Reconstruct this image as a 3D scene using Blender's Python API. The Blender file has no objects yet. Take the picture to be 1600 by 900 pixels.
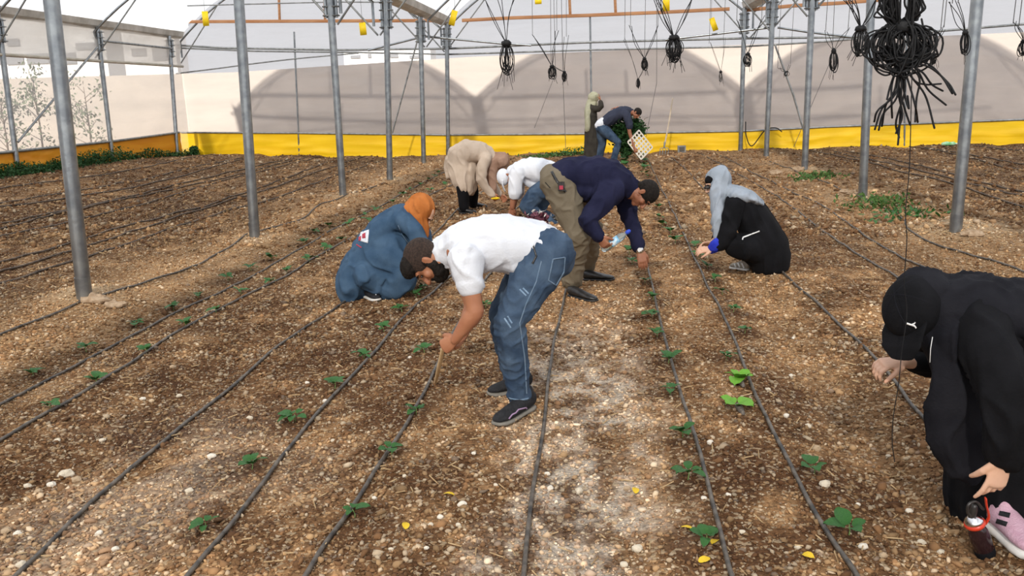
import bpy, bmesh, math, random
import numpy as np
from mathutils import Vector, Matrix, noise as mnoise
from mathutils.bvhtree import BVHTree

random.seed(7); RNG = np.random.default_rng(7)
scene = bpy.context.scene
COL = scene.collection
PI = math.pi

# ---------------------------------------------------------------- camera
F = 1350.0; CX, CY = 800.0, 450.0; EYE = 1.6
_d = np.array([142., 307., -F]); _d /= np.linalg.norm(_d)
_z = np.array([-.0108, 1, 0.]); _z -= _d * _z.dot(_d); _z /= np.linalg.norm(_z)
_x = np.cross(_d, _z)
W2C = np.array([_x, _d, _z]).T
CAM = np.array([0, 0, EYE])
cd = bpy.data.cameras.new('camera'); cam = bpy.data.objects.new('camera', cd); COL.objects.link(cam)
cd.sensor_width = 36.0; cd.lens = 36.0 * F / 1600.0; cd.clip_end = 300; cd.clip_start = .05
_m = Matrix([list(r) for r in W2C.T]).to_4x4(); _m.translation = Vector(CAM)
cam.matrix_world = _m
scene.camera = cam

# ---------------------------------------------------------------- sky, sun, exposure
w = bpy.data.worlds.new('sky'); scene.world = w; w.use_nodes = True
wn = w.node_tree.nodes; wl = w.node_tree.links
bg = wn['Background']; bg.inputs['Strength'].default_value = 1.2
geo = wn.new('ShaderNodeNewGeometry'); sep = wn.new('ShaderNodeSeparateXYZ'); rmp = wn.new('ShaderNodeValToRGB')
tc = wn.new('ShaderNodeTexCoord')
wl.new(tc.outputs['Generated'], sep.inputs[0]); wl.new(sep.outputs['Z'], rmp.inputs[0]); wl.new(rmp.outputs[0], bg.inputs['Color'])
rmp.color_ramp.elements[0].color = (.93, .93, .93, 1); rmp.color_ramp.elements[1].color = (.66, .78, .98, 1)
sd = bpy.data.lights.new('sun', 'SUN'); sun = bpy.data.objects.new('sun', sd); COL.objects.link(sun)
SUN_DIR = Vector((.12, 1.0, -.70)).normalized()
sun.rotation_euler = SUN_DIR.to_track_quat('-Z', 'Y').to_euler()
sd.energy = 9.5; sd.angle = math.radians(2.0); sd.color = (1.0, .94, .84)
vs = scene.view_settings
vs.view_transform = 'Standard'; vs.look = 'None'; vs.gamma = 1.0; vs.use_curve_mapping = False
vs.exposure = -0.5

# ---------------------------------------------------------------- helpers
def ray(px, py):
    return W2C.T @ np.array([px - CX, CY - py, -F])
def P(px, py, Y):
    v = ray(px, py); return CAM + v * (Y / v[1])
def PX(px, py, X):
    v = ray(px, py); return CAM + v * (X / v[0])
def nrm(v):
    v = np.asarray(v, float); return v / (np.linalg.norm(v) + 1e-12)

def _hash(i, j, s):
    h = (i * 374761393 + j * 668265263 + s * 974634777) & 0xffffffff
    h = ((h ^ (h >> 13)) * 1274126177) & 0xffffffff
    return ((h ^ (h >> 16)) & 0xffff) / 65535.0
def vnoise(x, y, s=0):
    x = np.asarray(x, float); y = np.asarray(y, float)
    i = np.floor(x).astype(np.int64); j = np.floor(y).astype(np.int64)
    u = x - i; v = y - j; u = u*u*(3-2*u); v = v*v*(3-2*v)
    a = _hash(i, j, s); b = _hash(i+1, j, s); c = _hash(i, j+1, s); d = _hash(i+1, j+1, s)
    return a*(1-u)*(1-v) + b*u*(1-v) + c*(1-u)*v + d*u*v
def fbm(x, y, o=4, s=0):
    t = 0; a = .5; f = 1
    for k in range(o):
        t = t + a * vnoise(x*f + 17*k, y*f - 9*k, s+k); a *= .5; f *= 2.03
    return t
def sstep(a, b, x):
    t = np.clip((np.asarray(x, float) - a) / (b - a), 0, 1); return t*t*(3-2*t)

MOUNDS = [(-4.5, 6.9, .10, .35), (-4.2, 10.0, .05, .3), (3.85, 9.7, .09, .6), (3.7, 13.0, .05, .4), (3.85, 17.2, .05, .4), (-4.45, 14.5, .06, .4), (-4.3, 17.3, .05, .4)]
def smooth_h(x, y):
    x = np.asarray(x, float); y = np.asarray(y, float)
    h = .33 * sstep(-5.5, -11.5, x) * (1 - .5 * sstep(20, 25.5, y))
    wob = .12 * (vnoise(y*.5, x*0 + 3, 5) - .5)
    for c, a, wd in ((1.22, -.07, .22), (-2.42, -.045, .22), (-.05, -.035, .35), (3.2, -.05, .4), (-3.6, -.05, .4), (-6.1, -.05, .3), (-7.9, -.06, .3), (5.2, -.06, .35), (7.6, -.06, .35), (9.9, -.05, .35), (-9.6, -.05, .3)):
        h = h + a * np.exp(-((x + wob - c) / wd) ** 2)
    for mx, my, a, r in MOUNDS:
        h = h + a * np.exp(-((x-mx)**2 + (y-my)**2) / r**2)
    return h
def terrain(x, y):
    far = sstep(4, 11, y)
    return smooth_h(x, y) + .05*(fbm(x*1.1, y*1.1, 3, 11) - .45) + (.02 + .035*far)*(fbm(x*5, y*4, 3, 21) - .45) + .012*(fbm(x*19, y*19, 2, 31) - .4)
def G(px, py):
    v = ray(px, py); t0 = 1.0 / abs(v[1]) * .5
    ts = (EYE / -v[2]) * np.linspace(.72, 1.15, 400)
    p = CAM[:, None] + v[:, None] * ts[None]
    d = p[2] - terrain(p[0], p[1])
    k = int(np.argmax(d < 0)) if (d < 0).any() else len(ts) - 1
    q = CAM + v * ts[k]; q[2] = float(terrain(q[0], q[1])); return q
def ground_at(x, y): return float(terrain(np.array([x]), np.array([y]))[0])

# --- materials
def new_mat(name):
    m = bpy.data.materials.new(name); m.use_nodes = True
    return m, m.node_tree.nodes, m.node_tree.links, m.node_tree.nodes['Principled BSDF']
def srgb(r, g, b):
    f = lambda c: ((c/255)/12.92 if c/255 <= .04045 else (((c/255)+.055)/1.055)**2.4)
    return (f(r), f(g), f(b), 1)
def mat(name, c, rough=.8, c2=None, vs=8, bump=.3, bs=60, metal=0, spec=.3, stretch=None, sheen=0, sub=0):
    m, n, l, b = new_mat(name)
    b.inputs['Roughness'].default_value = rough; b.inputs['Metallic'].default_value = metal
    b.inputs['Specular IOR Level'].default_value = spec
    if sheen: b.inputs['Sheen Weight'].default_value = sheen
    if sub:
        b.inputs['Subsurface Weight'].default_value = sub; b.inputs['Subsurface Scale'].default_value = .01
        b.inputs['Subsurface Radius'].default_value = (1, .35, .2)
    t = n.new('ShaderNodeTexCoord'); mp = n.new('ShaderNodeMapping'); l.new(t.outputs['Object'], mp.inputs[0])
    if stretch: mp.inputs['Scale'].default_value = stretch
    if c2 is not None:
        nz = n.new('ShaderNodeTexNoise'); nz.inputs['Scale'].default_value = vs; nz.inputs['Detail'].default_value = 5
        rp = n.new('ShaderNodeValToRGB'); rp.color_ramp.elements[0].position = .35; rp.color_ramp.elements[1].position = .65
        rp.color_ramp.elements[0].color = c; rp.color_ramp.elements[1].color = c2
        l.new(mp.outputs[0], nz.inputs[0]); l.new(nz.outputs[0], rp.inputs[0]); l.new(rp.outputs[0], b.inputs['Base Color'])
    else: b.inputs['Base Color'].default_value = c
    if bump:
        nb = n.new('ShaderNodeTexNoise'); nb.inputs['Scale'].default_value = bs; nb.inputs['Detail'].default_value = 3
        bp = n.new('ShaderNodeBump'); bp.inputs['Strength'].default_value = bump; bp.inputs['Distance'].default_value = .01
        l.new(mp.outputs[0], nb.inputs[0]); l.new(nb.outputs[0], bp.inputs['Height']); l.new(bp.outputs[0], b.inputs['Normal'])
    return m

def cloth(name, c, c2, wr=.5, scale=7, bs=90, stretch=(1, 1, .35), rough=.9, sheen=0):
    m = mat(name, c, rough, c2, 7, .25, bs, sheen=sheen, spec=.15); n, l = m.node_tree.nodes, m.node_tree.links; b = n['Principled BSDF']
    t = n.new('ShaderNodeTexCoord'); mp = n.new('ShaderNodeMapping'); mp.inputs['Scale'].default_value = stretch; mp.inputs['Rotation'].default_value = (.3, .4, .2); l.new(t.outputs['Object'], mp.inputs[0])
    nz = n.new('ShaderNodeTexNoise'); nz.inputs['Scale'].default_value = scale; nz.inputs['Detail'].default_value = 3; nz.inputs['Distortion'].default_value = 1.6; nz.noise_type = 'RIDGED_MULTIFRACTAL'
    l.new(mp.outputs[0], nz.inputs[0]); old = [x for x in n if x.type == 'BUMP'][0]
    bp = n.new('ShaderNodeBump'); bp.inputs['Strength'].default_value = wr; bp.inputs['Distance'].default_value = .03; l.new(nz.outputs[0], bp.inputs['Height']); l.new(old.outputs[0], bp.inputs['Normal']); l.new(bp.outputs[0], b.inputs['Normal'])
    return m
def film_mat(name, tr, tint=(1, 1, 1), dif=.5, white=(.9, .9, .9), dirt=None):
    """plastic greenhouse film: part clear, part milky"""
    m, n, l, b = new_mat(name); n.remove(b); out = n['Material Output']
    t = n.new('ShaderNodeBsdfTransparent'); t.inputs[0].default_value = (*tint, 1)
    tl = n.new('ShaderNodeBsdfTranslucent'); tl.inputs[0].default_value = (*white, 1)
    df = n.new('ShaderNodeBsdfDiffuse'); df.inputs[0].default_value = (*white, 1)
    a = n.new('ShaderNodeMixShader'); a.inputs[0].default_value = dif; l.new(tl.outputs[0], a.inputs[1]); l.new(df.outputs[0], a.inputs[2])
    mx = n.new('ShaderNodeMixShader'); l.new(a.outputs[0], mx.inputs[1]); l.new(t.outputs[0], mx.inputs[2])
    tcn = n.new('ShaderNodeTexCoord'); mp = n.new('ShaderNodeMapping'); mp.inputs['Scale'].default_value = (.5, .5, 2.5)
    nz = n.new('ShaderNodeTexNoise'); nz.inputs['Scale'].default_value = 1.6; nz.inputs['Detail'].default_value = 6
    mr = n.new('ShaderNodeMapRange'); mr.inputs[1].default_value = .3; mr.inputs[2].default_value = .7
    mr.inputs[3].default_value = tr - .06; mr.inputs[4].default_value = tr + .06
    l.new(tcn.outputs['Object'], mp.inputs[0]); l.new(mp.outputs[0], nz.inputs[0]); l.new(nz.outputs[0], mr.inputs[0]); l.new(mr.outputs[0], mx.inputs[0])
    l.new(mx.outputs[0], out.inputs[0]); return m

M = {}
M['steel'] = mat('galvanised_steel', (.23, .25, .27, 1), .30, (.36, .385, .40, 1), 9, .12, 30, metal=.85, spec=.5)
M['steel_dark'] = mat('weathered_steel', (.20, .21, .21, 1), .5, (.34, .35, .35, 1), 10, .1, 40, metal=.6)
M['concrete'] = mat('concrete_lump', (.30, .20, .12, 1), .9, (.46, .34, .23, 1), 22, 1, 40)
M['wood'] = mat('orange_timber', (.36, .16, .07, 1), .7, (.46, .24, .12, 1), 4, .3, 30, stretch=(.3, 4, 4))
M['gutter'] = mat('gutter_zinc', (.42, .40, .36, 1), .55, (.62, .60, .56, 1), 3, .2, 12, metal=.3)
M['drip'] = mat('black_drip_pipe', (.025, .022, .020, 1), .5, (.14, .115, .09, 1), 16, .3, 60, spec=.5)
M['drip_far'] = mat('dusty_drip_pipe', (.05, .038, .03, 1), .65, (.15, .11, .08, 1), 12, .3, 60)
M['cord'] = mat('black_cord', (.006, .006, .007, 1), .6, (.014, .014, .015, 1), 20, .3, 80, spec=.25)
M['sticky'] = mat('yellow_card', (.80, .55, .01, 1), .5, (.85, .62, .02, 1), 20, 0)
M['film_roof'] = film_mat('roof_film', .27, (1, 1, 1), .25, (.92, .94, .97))
M['film_wall'] = film_mat('wall_film', .85, (.95, .94, .96), .4, (.74, .72, .74))
M['film_left'] = film_mat('left_wall_film', .50, (.99, .97, .96), .4, (.66, .63, .62))
M['curtain'] = film_mat('curtain_film', .25, (1, 1, 1), .5, (.80, .77, .72))
M['leaf'] = mat('seedling_leaf', (.018, .085, .016, 1), .5, (.045, .16, .028, 1), 30, .5, 90, spec=.4)
M['leaf_bright'] = mat('bright_leaf', (.12, .34, .03, 1), .5, (.20, .45, .05, 1), 30, .5, 90)
M['leaf_dark'] = mat('dark_foliage', (.012, .045, .012, 1), .7, (.03, .09, .02, 1), 30, .5, 90)
M['stem'] = mat('pale_stem', (.16, .26, .08, 1), .6, None, 8, 0)
M['weed'] = mat('weed_green', (.04, .10, .02, 1), .7, (.09, .17, .04, 1), 12, .3, 50)

def add(o, label=None, cat=None, group=None, kind=None):
    if label: o['label'] = label
    if cat: o['category'] = cat
    if group: o['group'] = group
    if kind: o['kind'] = kind
    return o
def meshobj(name, verts, faces, m, parent=None, smooth=True, origin=None):
    verts = np.asarray(verts, float).reshape(-1, 3)
    if origin is not None: verts = verts - np.asarray(origin, float)[None]
    me = bpy.data.meshes.new(name); me.from_pydata(verts.tolist(), [], [list(map(int, f)) for f in faces]); me.update()
    if m is not None: me.materials.append(m)
    if smooth: me.polygons.foreach_set('use_smooth', [True] * len(me.polygons))
    o = bpy.data.objects.new(name, me); COL.objects.link(o)
    if parent is not None: o.parent = parent
    elif origin is not None: o.location = tuple(origin)
    return o
def empty(name, loc, **k):
    o = bpy.data.objects.new(name, None); COL.objects.link(o); o.location = tuple(float(c) for c in loc); o.empty_display_size = .1
    return add(o, **k)
def join(prims):
    V = []; Fs = []; n = 0
    for v, f in prims:
        V.append(np.asarray(v)); Fs += [[i + n for i in q] for q in f]; n += len(v)
    return np.concatenate(V), Fs

def loft(pts, rad, side=(0, 1, 0), n=16, cap=True, p=2.0, capk=1.0):
    """closed tube through pts; rad: numbers or (a along side, b across)"""
    pts = [np.asarray(q, float) for q in pts]; rad = [(r, r) if np.isscalar(r) else r for r in rad]
    side = np.asarray(side, float); K = len(pts)
    rings = []
    def frame(i):
        a = pts[max(0, i-1)]; b = pts[min(K-1, i+1)]; t = nrm(b - a)
        s = side - t * side.dot(t)
        if np.linalg.norm(s) < .05: s = np.array([.3, .2, 1.]) - t * np.dot([.3, .2, 1.], t)
        s = nrm(s); return t, s, np.cross(t, s)
    ang = np.linspace(0, 2*PI, n, endpoint=False)
    ca = np.sign(np.cos(ang)) * np.abs(np.cos(ang)) ** (2/p); sa = np.sign(np.sin(ang)) * np.abs(np.sin(ang)) ** (2/p)
    def ring(c, s, b, ra, rb): rings.append(c[None] + ca[:, None]*s[None]*ra + sa[:, None]*b[None]*rb)
    t, s, b = frame(0); ra, rb = rad[0]; e = min(ra, rb)*capk
    if cap:
        for q, k in ((.95, .35), (.7, .75)): ring(pts[0] - t*e*q, s, b, ra*k, rb*k)
    c0 = pts[0] - t*e*(1.02 if cap else 0)
    for i in range(K):
        t, s, b = frame(i); ring(pts[i], s, b, *rad[i])
    ra, rb = rad[-1]; e = min(ra, rb)*capk
    if cap:
        for q, k in ((.7, .75), (.95, .35)): ring(pts[-1] + t*e*q, s, b, ra*k, rb*k)
    c1 = pts[-1] + t*e*(1.02 if cap else 0)
    R = len(rings)
    if not cap: rings = rings + [rings[0].copy(), rings[-1].copy()]
    V = np.concatenate(rings + [c0[None], c1[None]]); Fs = []
    for i in range(R-1):
        for j in range(n):
            k = (j+1) % n; Fs.append([i*n+j, i*n+k, (i+1)*n+k, (i+1)*n+j])
    for j in range(n):
        k = (j+1) % n; o0, o1, c_ = (0, (R-1)*n, R*n) if cap else (R*n, (R+1)*n, (R+2)*n); Fs.append([c_, o0+k, o0+j]); Fs.append([c_+1, o1+j, o1+k])
    return V, Fs
def ell(c, r, fr=None, n=16, m=10):
    """ellipsoid; fr = three axis rows"""
    fr = np.eye(3) if fr is None else np.asarray(fr, float)
    V = [[0, 0, 1]]; 
    for i in range(1, m):
        a = PI*i/m
        for j in range(n): b = 2*PI*j/n; V.append([math.sin(a)*math.cos(b), math.sin(a)*math.sin(b), math.cos(a)])
    V.append([0, 0, -1]); V = (np.array(V) * np.asarray(r, float)) @ fr + np.asarray(c, float)
    Fs = []; L = len(V) - 1
    for j in range(n): k = (j+1) % n; Fs.append([0, 1+j, 1+k]); Fs.append([L, 1+(m-2)*n+k, 1+(m-2)*n+j])
    for i in range(m-2):
        for j in range(n): k = (j+1) % n; Fs.append([1+i*n+j, 1+(i+1)*n+j, 1+(i+1)*n+k, 1+i*n+k])
    if np.linalg.det(fr) < 0: Fs = [f[::-1] for f in Fs]
    return V, Fs
def bx(c, s, fr=None):
    fr = np.eye(3) if fr is None else np.asarray(fr, float)
    V = np.array([[x, y, z] for x in (-.5, .5) for y in (-.5, .5) for z in (-.5, .5)]) * np.asarray(s, float) @ fr + np.asarray(c, float)
    return V, [[0, 1, 3, 2], [4, 6, 7, 5], [0, 4, 5, 1], [2, 3, 7, 6], [0, 2, 6, 4], [1, 5, 7, 3]]
def fine(pts, n):
    """Catmull-Rom resample"""
    pts = [np.asarray(q, float) for q in pts]
    if len(pts) < 3:
        return [pts[0] + (pts[-1]-pts[0])*t for t in np.linspace(0, 1, n)]
    Q = [2*pts[0]-pts[1]] + pts + [2*pts[-1]-pts[-2]]; out = []
    for u in np.linspace(0, len(pts)-1-1e-9, n):
        i = int(u); t = u - i; a, b, c, d = Q[i:i+4]
        out.append(.5*((2*b) + (c-a)*t + (2*a-5*b+4*c-d)*t*t + (3*b-a-3*c+d)*t**3))
    return out

def remesh(prims, voxel, smooth=4):
    v, f = join(prims)
    me = bpy.data.meshes.new('tmp'); me.from_pydata(np.asarray(v).tolist(), [], f); me.update()
    o = bpy.data.objects.new('tmp', me); COL.objects.link(o)
    md = o.modifiers.new('r', 'REMESH'); md.mode = 'VOXEL'; md.voxel_size = voxel
    if smooth:
        s = o.modifiers.new('s', 'SMOOTH'); s.iterations = smooth; s.factor = .5
    ev = o.evaluated_get(bpy.context.evaluated_depsgraph_get()); m2 = ev.to_mesh()
    co = np.empty(len(m2.vertices)*3); m2.vertices.foreach_get('co', co); nm = np.empty(len(m2.vertices)*3); m2.vertices.foreach_get('normal', nm)
    fc = [list(p.vertices) for p in m2.polygons]
    ev.to_mesh_clear(); bpy.data.objects.remove(o); bpy.data.meshes.remove(me)
    return co.reshape(-1, 3), nm.reshape(-1, 3), fc
def folds(co, nm, amp, scale, axis, seed=0, zone=None):
    a = nrm(axis); q = co - .78 * (co @ a)[:, None] * a[None]; out = co.copy()
    off = Vector((seed*3.1, seed*1.7, seed*.9))
    for i in range(len(co)):
        k = Vector(q[i]) * scale + off
        wv = Vector(co[i]) * scale * .4 + off
        k += mnoise.noise_vector(wv) * .8
        r = max(0., 1 - abs(mnoise.noise(k*1.35))*3.2)**1.4; r2 = mnoise.noise(k*.6)
        out[i] += nm[i] * amp * (.72*r + .45*r2 - .05)
    return out
class Person:
    def __init__(s, loc, label, name='person'):
        s.loc = np.asarray(loc, float); s.root = empty(name, s.loc, label=label, cat='person'); s.o = {}
    def put(s, name, v, f, m, parent=None, smooth=True, label=None):
        o = meshobj(name, np.asarray(v) - s.loc[None], f, m, parent or s.root, smooth)
        if label: o['label'] = label
        s.o[name] = o; return o
    def solid(s, name, prims, m, voxel=.01, smooth=4, fold=None, parent=None, label=None, seed=0):
        co, nm, f = remesh(prims, voxel, smooth)
        if fold: co = folds(co, nm, *fold, seed=seed)
        return s.put(name, co, f, m, parent, label=label)
    def body(s, groups, m, label=None):
        """groups: (prims, voxel, smooth) ; joined in one mesh"""
        parts = []
        for prims, vx, sm in groups:
            co, nm, f = remesh(prims, vx, sm); parts.append((co, f))
        v, f = join(parts); return s.put('body', v, f, m, label=label)
    def hits(s, host, px, py):
        if host not in s.__dict__.setdefault('bvh', {}):
            me = s.o[host].data
            s.bvh[host] = BVHTree.FromPolygons([Vector(v.co) + Vector(s.loc) for v in me.vertices], [p.vertices[:] for p in me.polygons])
        h = s.bvh[host].ray_cast(Vector(CAM), Vector(ray(px, py)).normalized())
        return h[0], h[1]
    def ribbon(s, name, host, pix, wpx, m, lift=.002, n=24, parent=None, closed=False, label=None):
        """a strip of real cloth or print laid on the host's surface"""
        pts = [np.array([x, y, 0.]) for x, y in pix]
        if closed: pts.append(pts[0])
        if len(pts) == 2: pp = fine(pts, n)
        else:
            pp = []
            for a, b in zip(pts[:-1], pts[1:]):
                k = max(2, int(n*np.linalg.norm(b-a)/sum(np.linalg.norm(q-p_) for p_, q in zip(pts[:-1], pts[1:]))))
                pp += [a + (b-a)*t for t in np.linspace(0, 1, k, endpoint=False)]
            pp.append(pts[-1])
        V = []; ok = []
        for i, p in enumerate(pp):
            t = nrm(pp[min(i+1, len(pp)-1)] - pp[max(i-1, 0)]); nn = np.array([-t[1], t[0], 0]) * wpx/2
            a, na = s.hits(host, *(p+nn)[:2]); b, nb = s.hits(host, *(p-nn)[:2])
            if a is None or b is None or (a-b).length > .08: ok.append(False); V += [[0, 0, 0]]*4; continue
            ok.append(True); V += [list(a+na*lift), list(b+nb*lift), list(a-na*lift), list(b-nb*lift)]
        Fs = []
        for i in range(len(pp)-1):
            if ok[i] and ok[i+1] and np.linalg.norm(np.array(V[4*i]) - np.array(V[4*i+4])) < .1:
                a, b = 4*i, 4*i+4
                Fs += [[a, a+1, b+1, b], [a+2, b+2, b+3, a+3], [a, b, b+2, a+2], [a+1, a+3, b+3, b+1]]
        if not Fs: return None
        used = sorted({i for f in Fs for i in f}); mp = {i: k for k, i in enumerate(used)}
        return s.put(name, [V[i] for i in used], [[mp[i] for i in f] for f in Fs], m, parent, label=label)
    def patch(s, name, host, quad, m, lift=.002, n=8, parent=None, label=None):
        q = [np.array(c, float) for c in quad]; V = []; okk = {}
        for i in range(n+1):
            for j in range(n+1):
                u, v = i/n, j/n; c = q[0]*(1-u)*(1-v) + q[1]*u*(1-v) + q[2]*u*v + q[3]*(1-u)*v
                a, na = s.hits(host, *c)
                okk[(i, j)] = a is not None; V.append(list(a + na*lift) if a is not None else [0, 0, 0])
        Fs = [[i*(n+1)+j, (i+1)*(n+1)+j, (i+1)*(n+1)+j+1, i*(n+1)+j+1] for i in range(n) for j in range(n) if all(okk[k] for k in ((i, j), (i+1, j), (i+1, j+1), (i, j+1)))]
        if not Fs: return None
        used = sorted({i for f in Fs for i in f}); mp = {i: k for k, i in enumerate(used)}
        o = s.put(name, [V[i] for i in used], [[mp[i] for i in f] for f in Fs], m, parent, label=label)
        sm = o.modifiers.new('t', 'SOLIDIFY'); sm.thickness = .002; sm.offset = 0
        return o

def frame_fu(f, u):
    f = nrm(f); u = np.asarray(u, float); u = nrm(u - f*u.dot(f)); r = np.cross(f, u); return r, f, u
def head_prims(c, f, u, s=1.0):
    r, f, u = frame_fu(f, u); fr = np.array([r, f, u]); c = np.asarray(c, float)
    L = lambda a, b, d: c + (r*a + f*b + u*d)*s
    R = lambda *a: tuple(k*s for k in a)
    pr = [ell(L(0, -.012, .028), R(.073, .094, .088), fr), ell(L(0, .022, -.03), R(.060, .066, .078), fr),
          ell(L(0, .062, -.088), R(.026, .024, .022), fr), ell(L(0, .070, .030), R(.048, .022, .016), fr),
          loft([L(0, .084, .016), L(0, .100, -.012), L(0, .110, -.030)], R(.008, .010, .013), r),
          ell(L(0, .098, -.034), R(.018, .012, .009), fr),
          ell(L(0, .082, -.058), R(.023, .012, .0055), fr), ell(L(0, .080, -.069), R(.019, .012, .006), fr)]
    for k in (-1, 1):
        pr += [ell(L(.040*k, .058, -.022), R(.022, .022, .024), fr), ell(L(.052*k, .0, -.062), R(.014, .04, .022), fr),
               ell(L(.076*k, -.012, -.010), R(.008, .019, .030), fr), ell(L(.080*k, -.020, -.002), R(.009, .012, .022), fr)]
    return pr
def eyes(pn, c, f, u, s=1.0):
    r, f, u = frame_fu(f, u); fr = np.array([r, f, u])
    for k in (-1, 1):
        e = c + (r*.030*k + f*.079 + u*.008)*s
        pn.put('eye', *ell(e, (.012*s, .008*s, .006*s), fr, 10, 6), M['eye'])
        pn.put('eyebrow', *loft([c+(r*.014*k+f*.092+u*.026)*s, c+(r*.032*k+f*.088+u*.031)*s, c+(r*.050*k+f*.074+u*.026)*s], [.004*s, .005*s, .003*s], u, 8), M['hair'])
def rot(v, ax, a):
    ax = nrm(ax); v = np.asarray(v, float)
    return v*math.cos(a) + np.cross(ax, v)*math.sin(a) + ax*ax.dot(v)*(1-math.cos(a))
def hand_prims(wr, d, nrml, s=1.0, curl=(35, 40, 30), thumb=1, tcurl=25, spread=.12, fing=None):
    """wr wrist, d direction to knuckles, nrml palm side; thumb = which side"""
    d = nrm(d); nn = np.asarray(nrml, float); nn = nrm(nn - d*nn.dot(d)); r = np.cross(d, nn) * thumb
    wr = np.asarray(wr, float); pr = []
    K = wr + d*.088*s
    pr.append(loft([wr - d*.02*s, wr + d*.02*s, wr + d*.055*s, K], [(.026*s, .020*s), (.031*s, .018*s), (.039*s, .016*s), (.040*s, .013*s)], r, 14))
    Ls = (.072, .080, .076, .060)
    for i in range(4):
        off = (1.5 - i) * .0195 * s; b = K + r*off - d*.006*s + nn*0
        cu = fing[i] if fing else curl
        dv = nrm(d + r*(1.5-i)*spread); ax = np.cross(dv, nn); pts = [b - d*.02*s, b]; rad = [.0095*s, .0095*s]
        a = 0
        for k, q in enumerate((.46, .30, .24)):
            a += math.radians(cu[k]); dd = dv*math.cos(a) + nn*math.sin(a); b = b + dd*Ls[i]*q*s*1.05; pts.append(b); rad.append((.0088, .0080, .0065)[k]*s)
        pr.append(loft(pts, rad, r, 10))
    b = wr + d*.022*s + r*.026*s + nn*.004*s; tc = math.radians(tcurl)
    d1 = nrm(d*.76 + r*.50 + nn*.30); d2 = nrm(d*.90 + r*.10 + nn*(.2+math.sin(tc))); d3 = nrm(d*.9 + r*.0 + nn*(.3+math.sin(tc)*1.3))
    p1 = b + d1*.042*s; p2 = p1 + d2*.032*s; p3 = p2 + d3*.024*s
    pr.append(loft([b, p1, p2, p3], [.016*s, .013*s, .0105*s, .008*s], nn, 10))
    return pr
def shoe(pn, heel, toe, L=None, m=None, msole=None, hgt=.085, w=.045, name='shoe', ankle=None, label=None, sole_h=.024, toe_up=0):
    heel = np.asarray(heel, float); toe = np.asarray(toe, float); d = toe - heel; L = L or np.linalg.norm(d); d = nrm(d)
    up = np.array([0, 0, 1.]); up = nrm(up - d*up.dot(d)); sd = np.cross(d, up)
    T = lambda t, z: heel + d*L*t + up*z
    h = hgt; k = sole_h*.7
    up_pts = [T(.06, k+h*.5), T(.16, k+h*.52), T(.32, k+h*.46), T(.5, k+h*.36), (T(.68, k+h*.27)), T(.84, k+h*.22), T(.94, k+h*.17)]
    up_rad = [(w*.62, h*.48), (w*.78, h*.52), (w*.84, h*.46), (w*.92, h*.36), (w*1.0, h*.27), (w*.93, h*.22), (w*.62, h*.15)]
    pr = [loft(up_pts, up_rad, sd, 18)]
    if ankle is not None: pr.append(loft([T(.2, k+h*.5), T(.18, k+h*1.05)], [(w*.75, w*.95), (w*.72, w*.86)], sd, 16))
    co, nm, f = remesh(pr, .006 if L > .2 else .01, 3)
    up_o = pn.put(name, co, f, m, label=label)
    sp = [T(0.03, sole_h/2), T(.14, sole_h/2), T(.35, sole_h/2), T(.55, sole_h/2), T(.72, sole_h/2), T(.88, sole_h/2), T(.97, sole_h/2 + .004)]
    sr = [(w*.55, sole_h/2), (w*.80, sole_h/2), (w*.82, sole_h/2), (w*.95, sole_h/2), (w*1.08, sole_h/2), (w*.98, sole_h/2), (w*.6, sole_h*.4)]
    pn.put('sole', *loft(sp, sr, sd, 18, p=3), msole, parent=up_o)
    return up_o
def seg(a, b, t): return np.asarray(a) + (np.asarray(b) - np.asarray(a))*t

# ================================================================ greenhouse shell
def WY(x): return 24.03 - .0875*x
def W(px, py, o=0.0):
    v = ray(px, py); t = (24.03 - o - .0875*CAM[0]) / (v[1] + .0875*v[0]); return CAM + v*t
XL = -12.3; BAYS = [(-12.3, -4.3), (-4.3, 3.75), (3.75, 11.8), (11.8, 19.8)]
ZG = 3.55
def roof_z(x):
    for a, b in BAYS:
        if a - 1e-6 <= x <= b + 1e-6:
            t = (x - a)/(b - a)*2 - 1; return ZG + 1.7*(1 - abs(t)**2.1)
    return ZG

# ground colour plan (soil, sand paths, wet patches: fixed to the place)
SEED_PIX = {
 'first row left of the centre-left pair': [(53,589),(135,550),(213,511),(271,485),(310,465),(357,439),(392,423),(424,407),(476,382),(491,365),(514,356)],
 'row at the left, second drip line': [(79,641),(150,601),(229,553),(289,512),(338,489),(377,460),(420,445),(449,427),(483,410),(513,392),(533,378)],
 'row left of the bending man, beside the long drip line': [(320,829),(393,733),(461,659),(523,607),(568,562),(600,518),(628,488),(650,465),(664,452)],
 'row under the bending man': [(555,809),(612,712),(649,648),(663,553),(759,481)],
 'row right of the pale path': [(1103,851),(1074,750),(1067,683),(1046,617),(1044,568),(1027,527),(1019,497),(1020,470),(1007,443),(988,413),(984,398)],
 'row in front of the woman in grey headscarf': [(1326,836),(1272,741),(1135,563),(1163,521),(1145,488),(1129,461),(1117,441),(1105,420),(1094,404),(1055,380),(1048,366),(1036,353),(1030,342),(1029,326)],
 'far middle row beneath the crate': [(1012,278),(1010,263),(1008,253),(979,269),(976,260),(975,252)],
}
SEEDS = [(row, i, G(*p)) for row, L in SEED_PIX.items() for i, p in enumerate(L)]
WET = [(s[2][0] + RNG.normal(0, .05), s[2][1] + RNG.normal(0, .06), .13 + .07*RNG.random()) for s in SEEDS]
WET += [(x, y, .22) for x, y in ((.55, 3.55), (.95, 4.6), (-.75, 3.4), (-1.7, 5.2), (-.85, 4.8), (-2.3, 3.9), (1.05, 3.4))]
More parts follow.
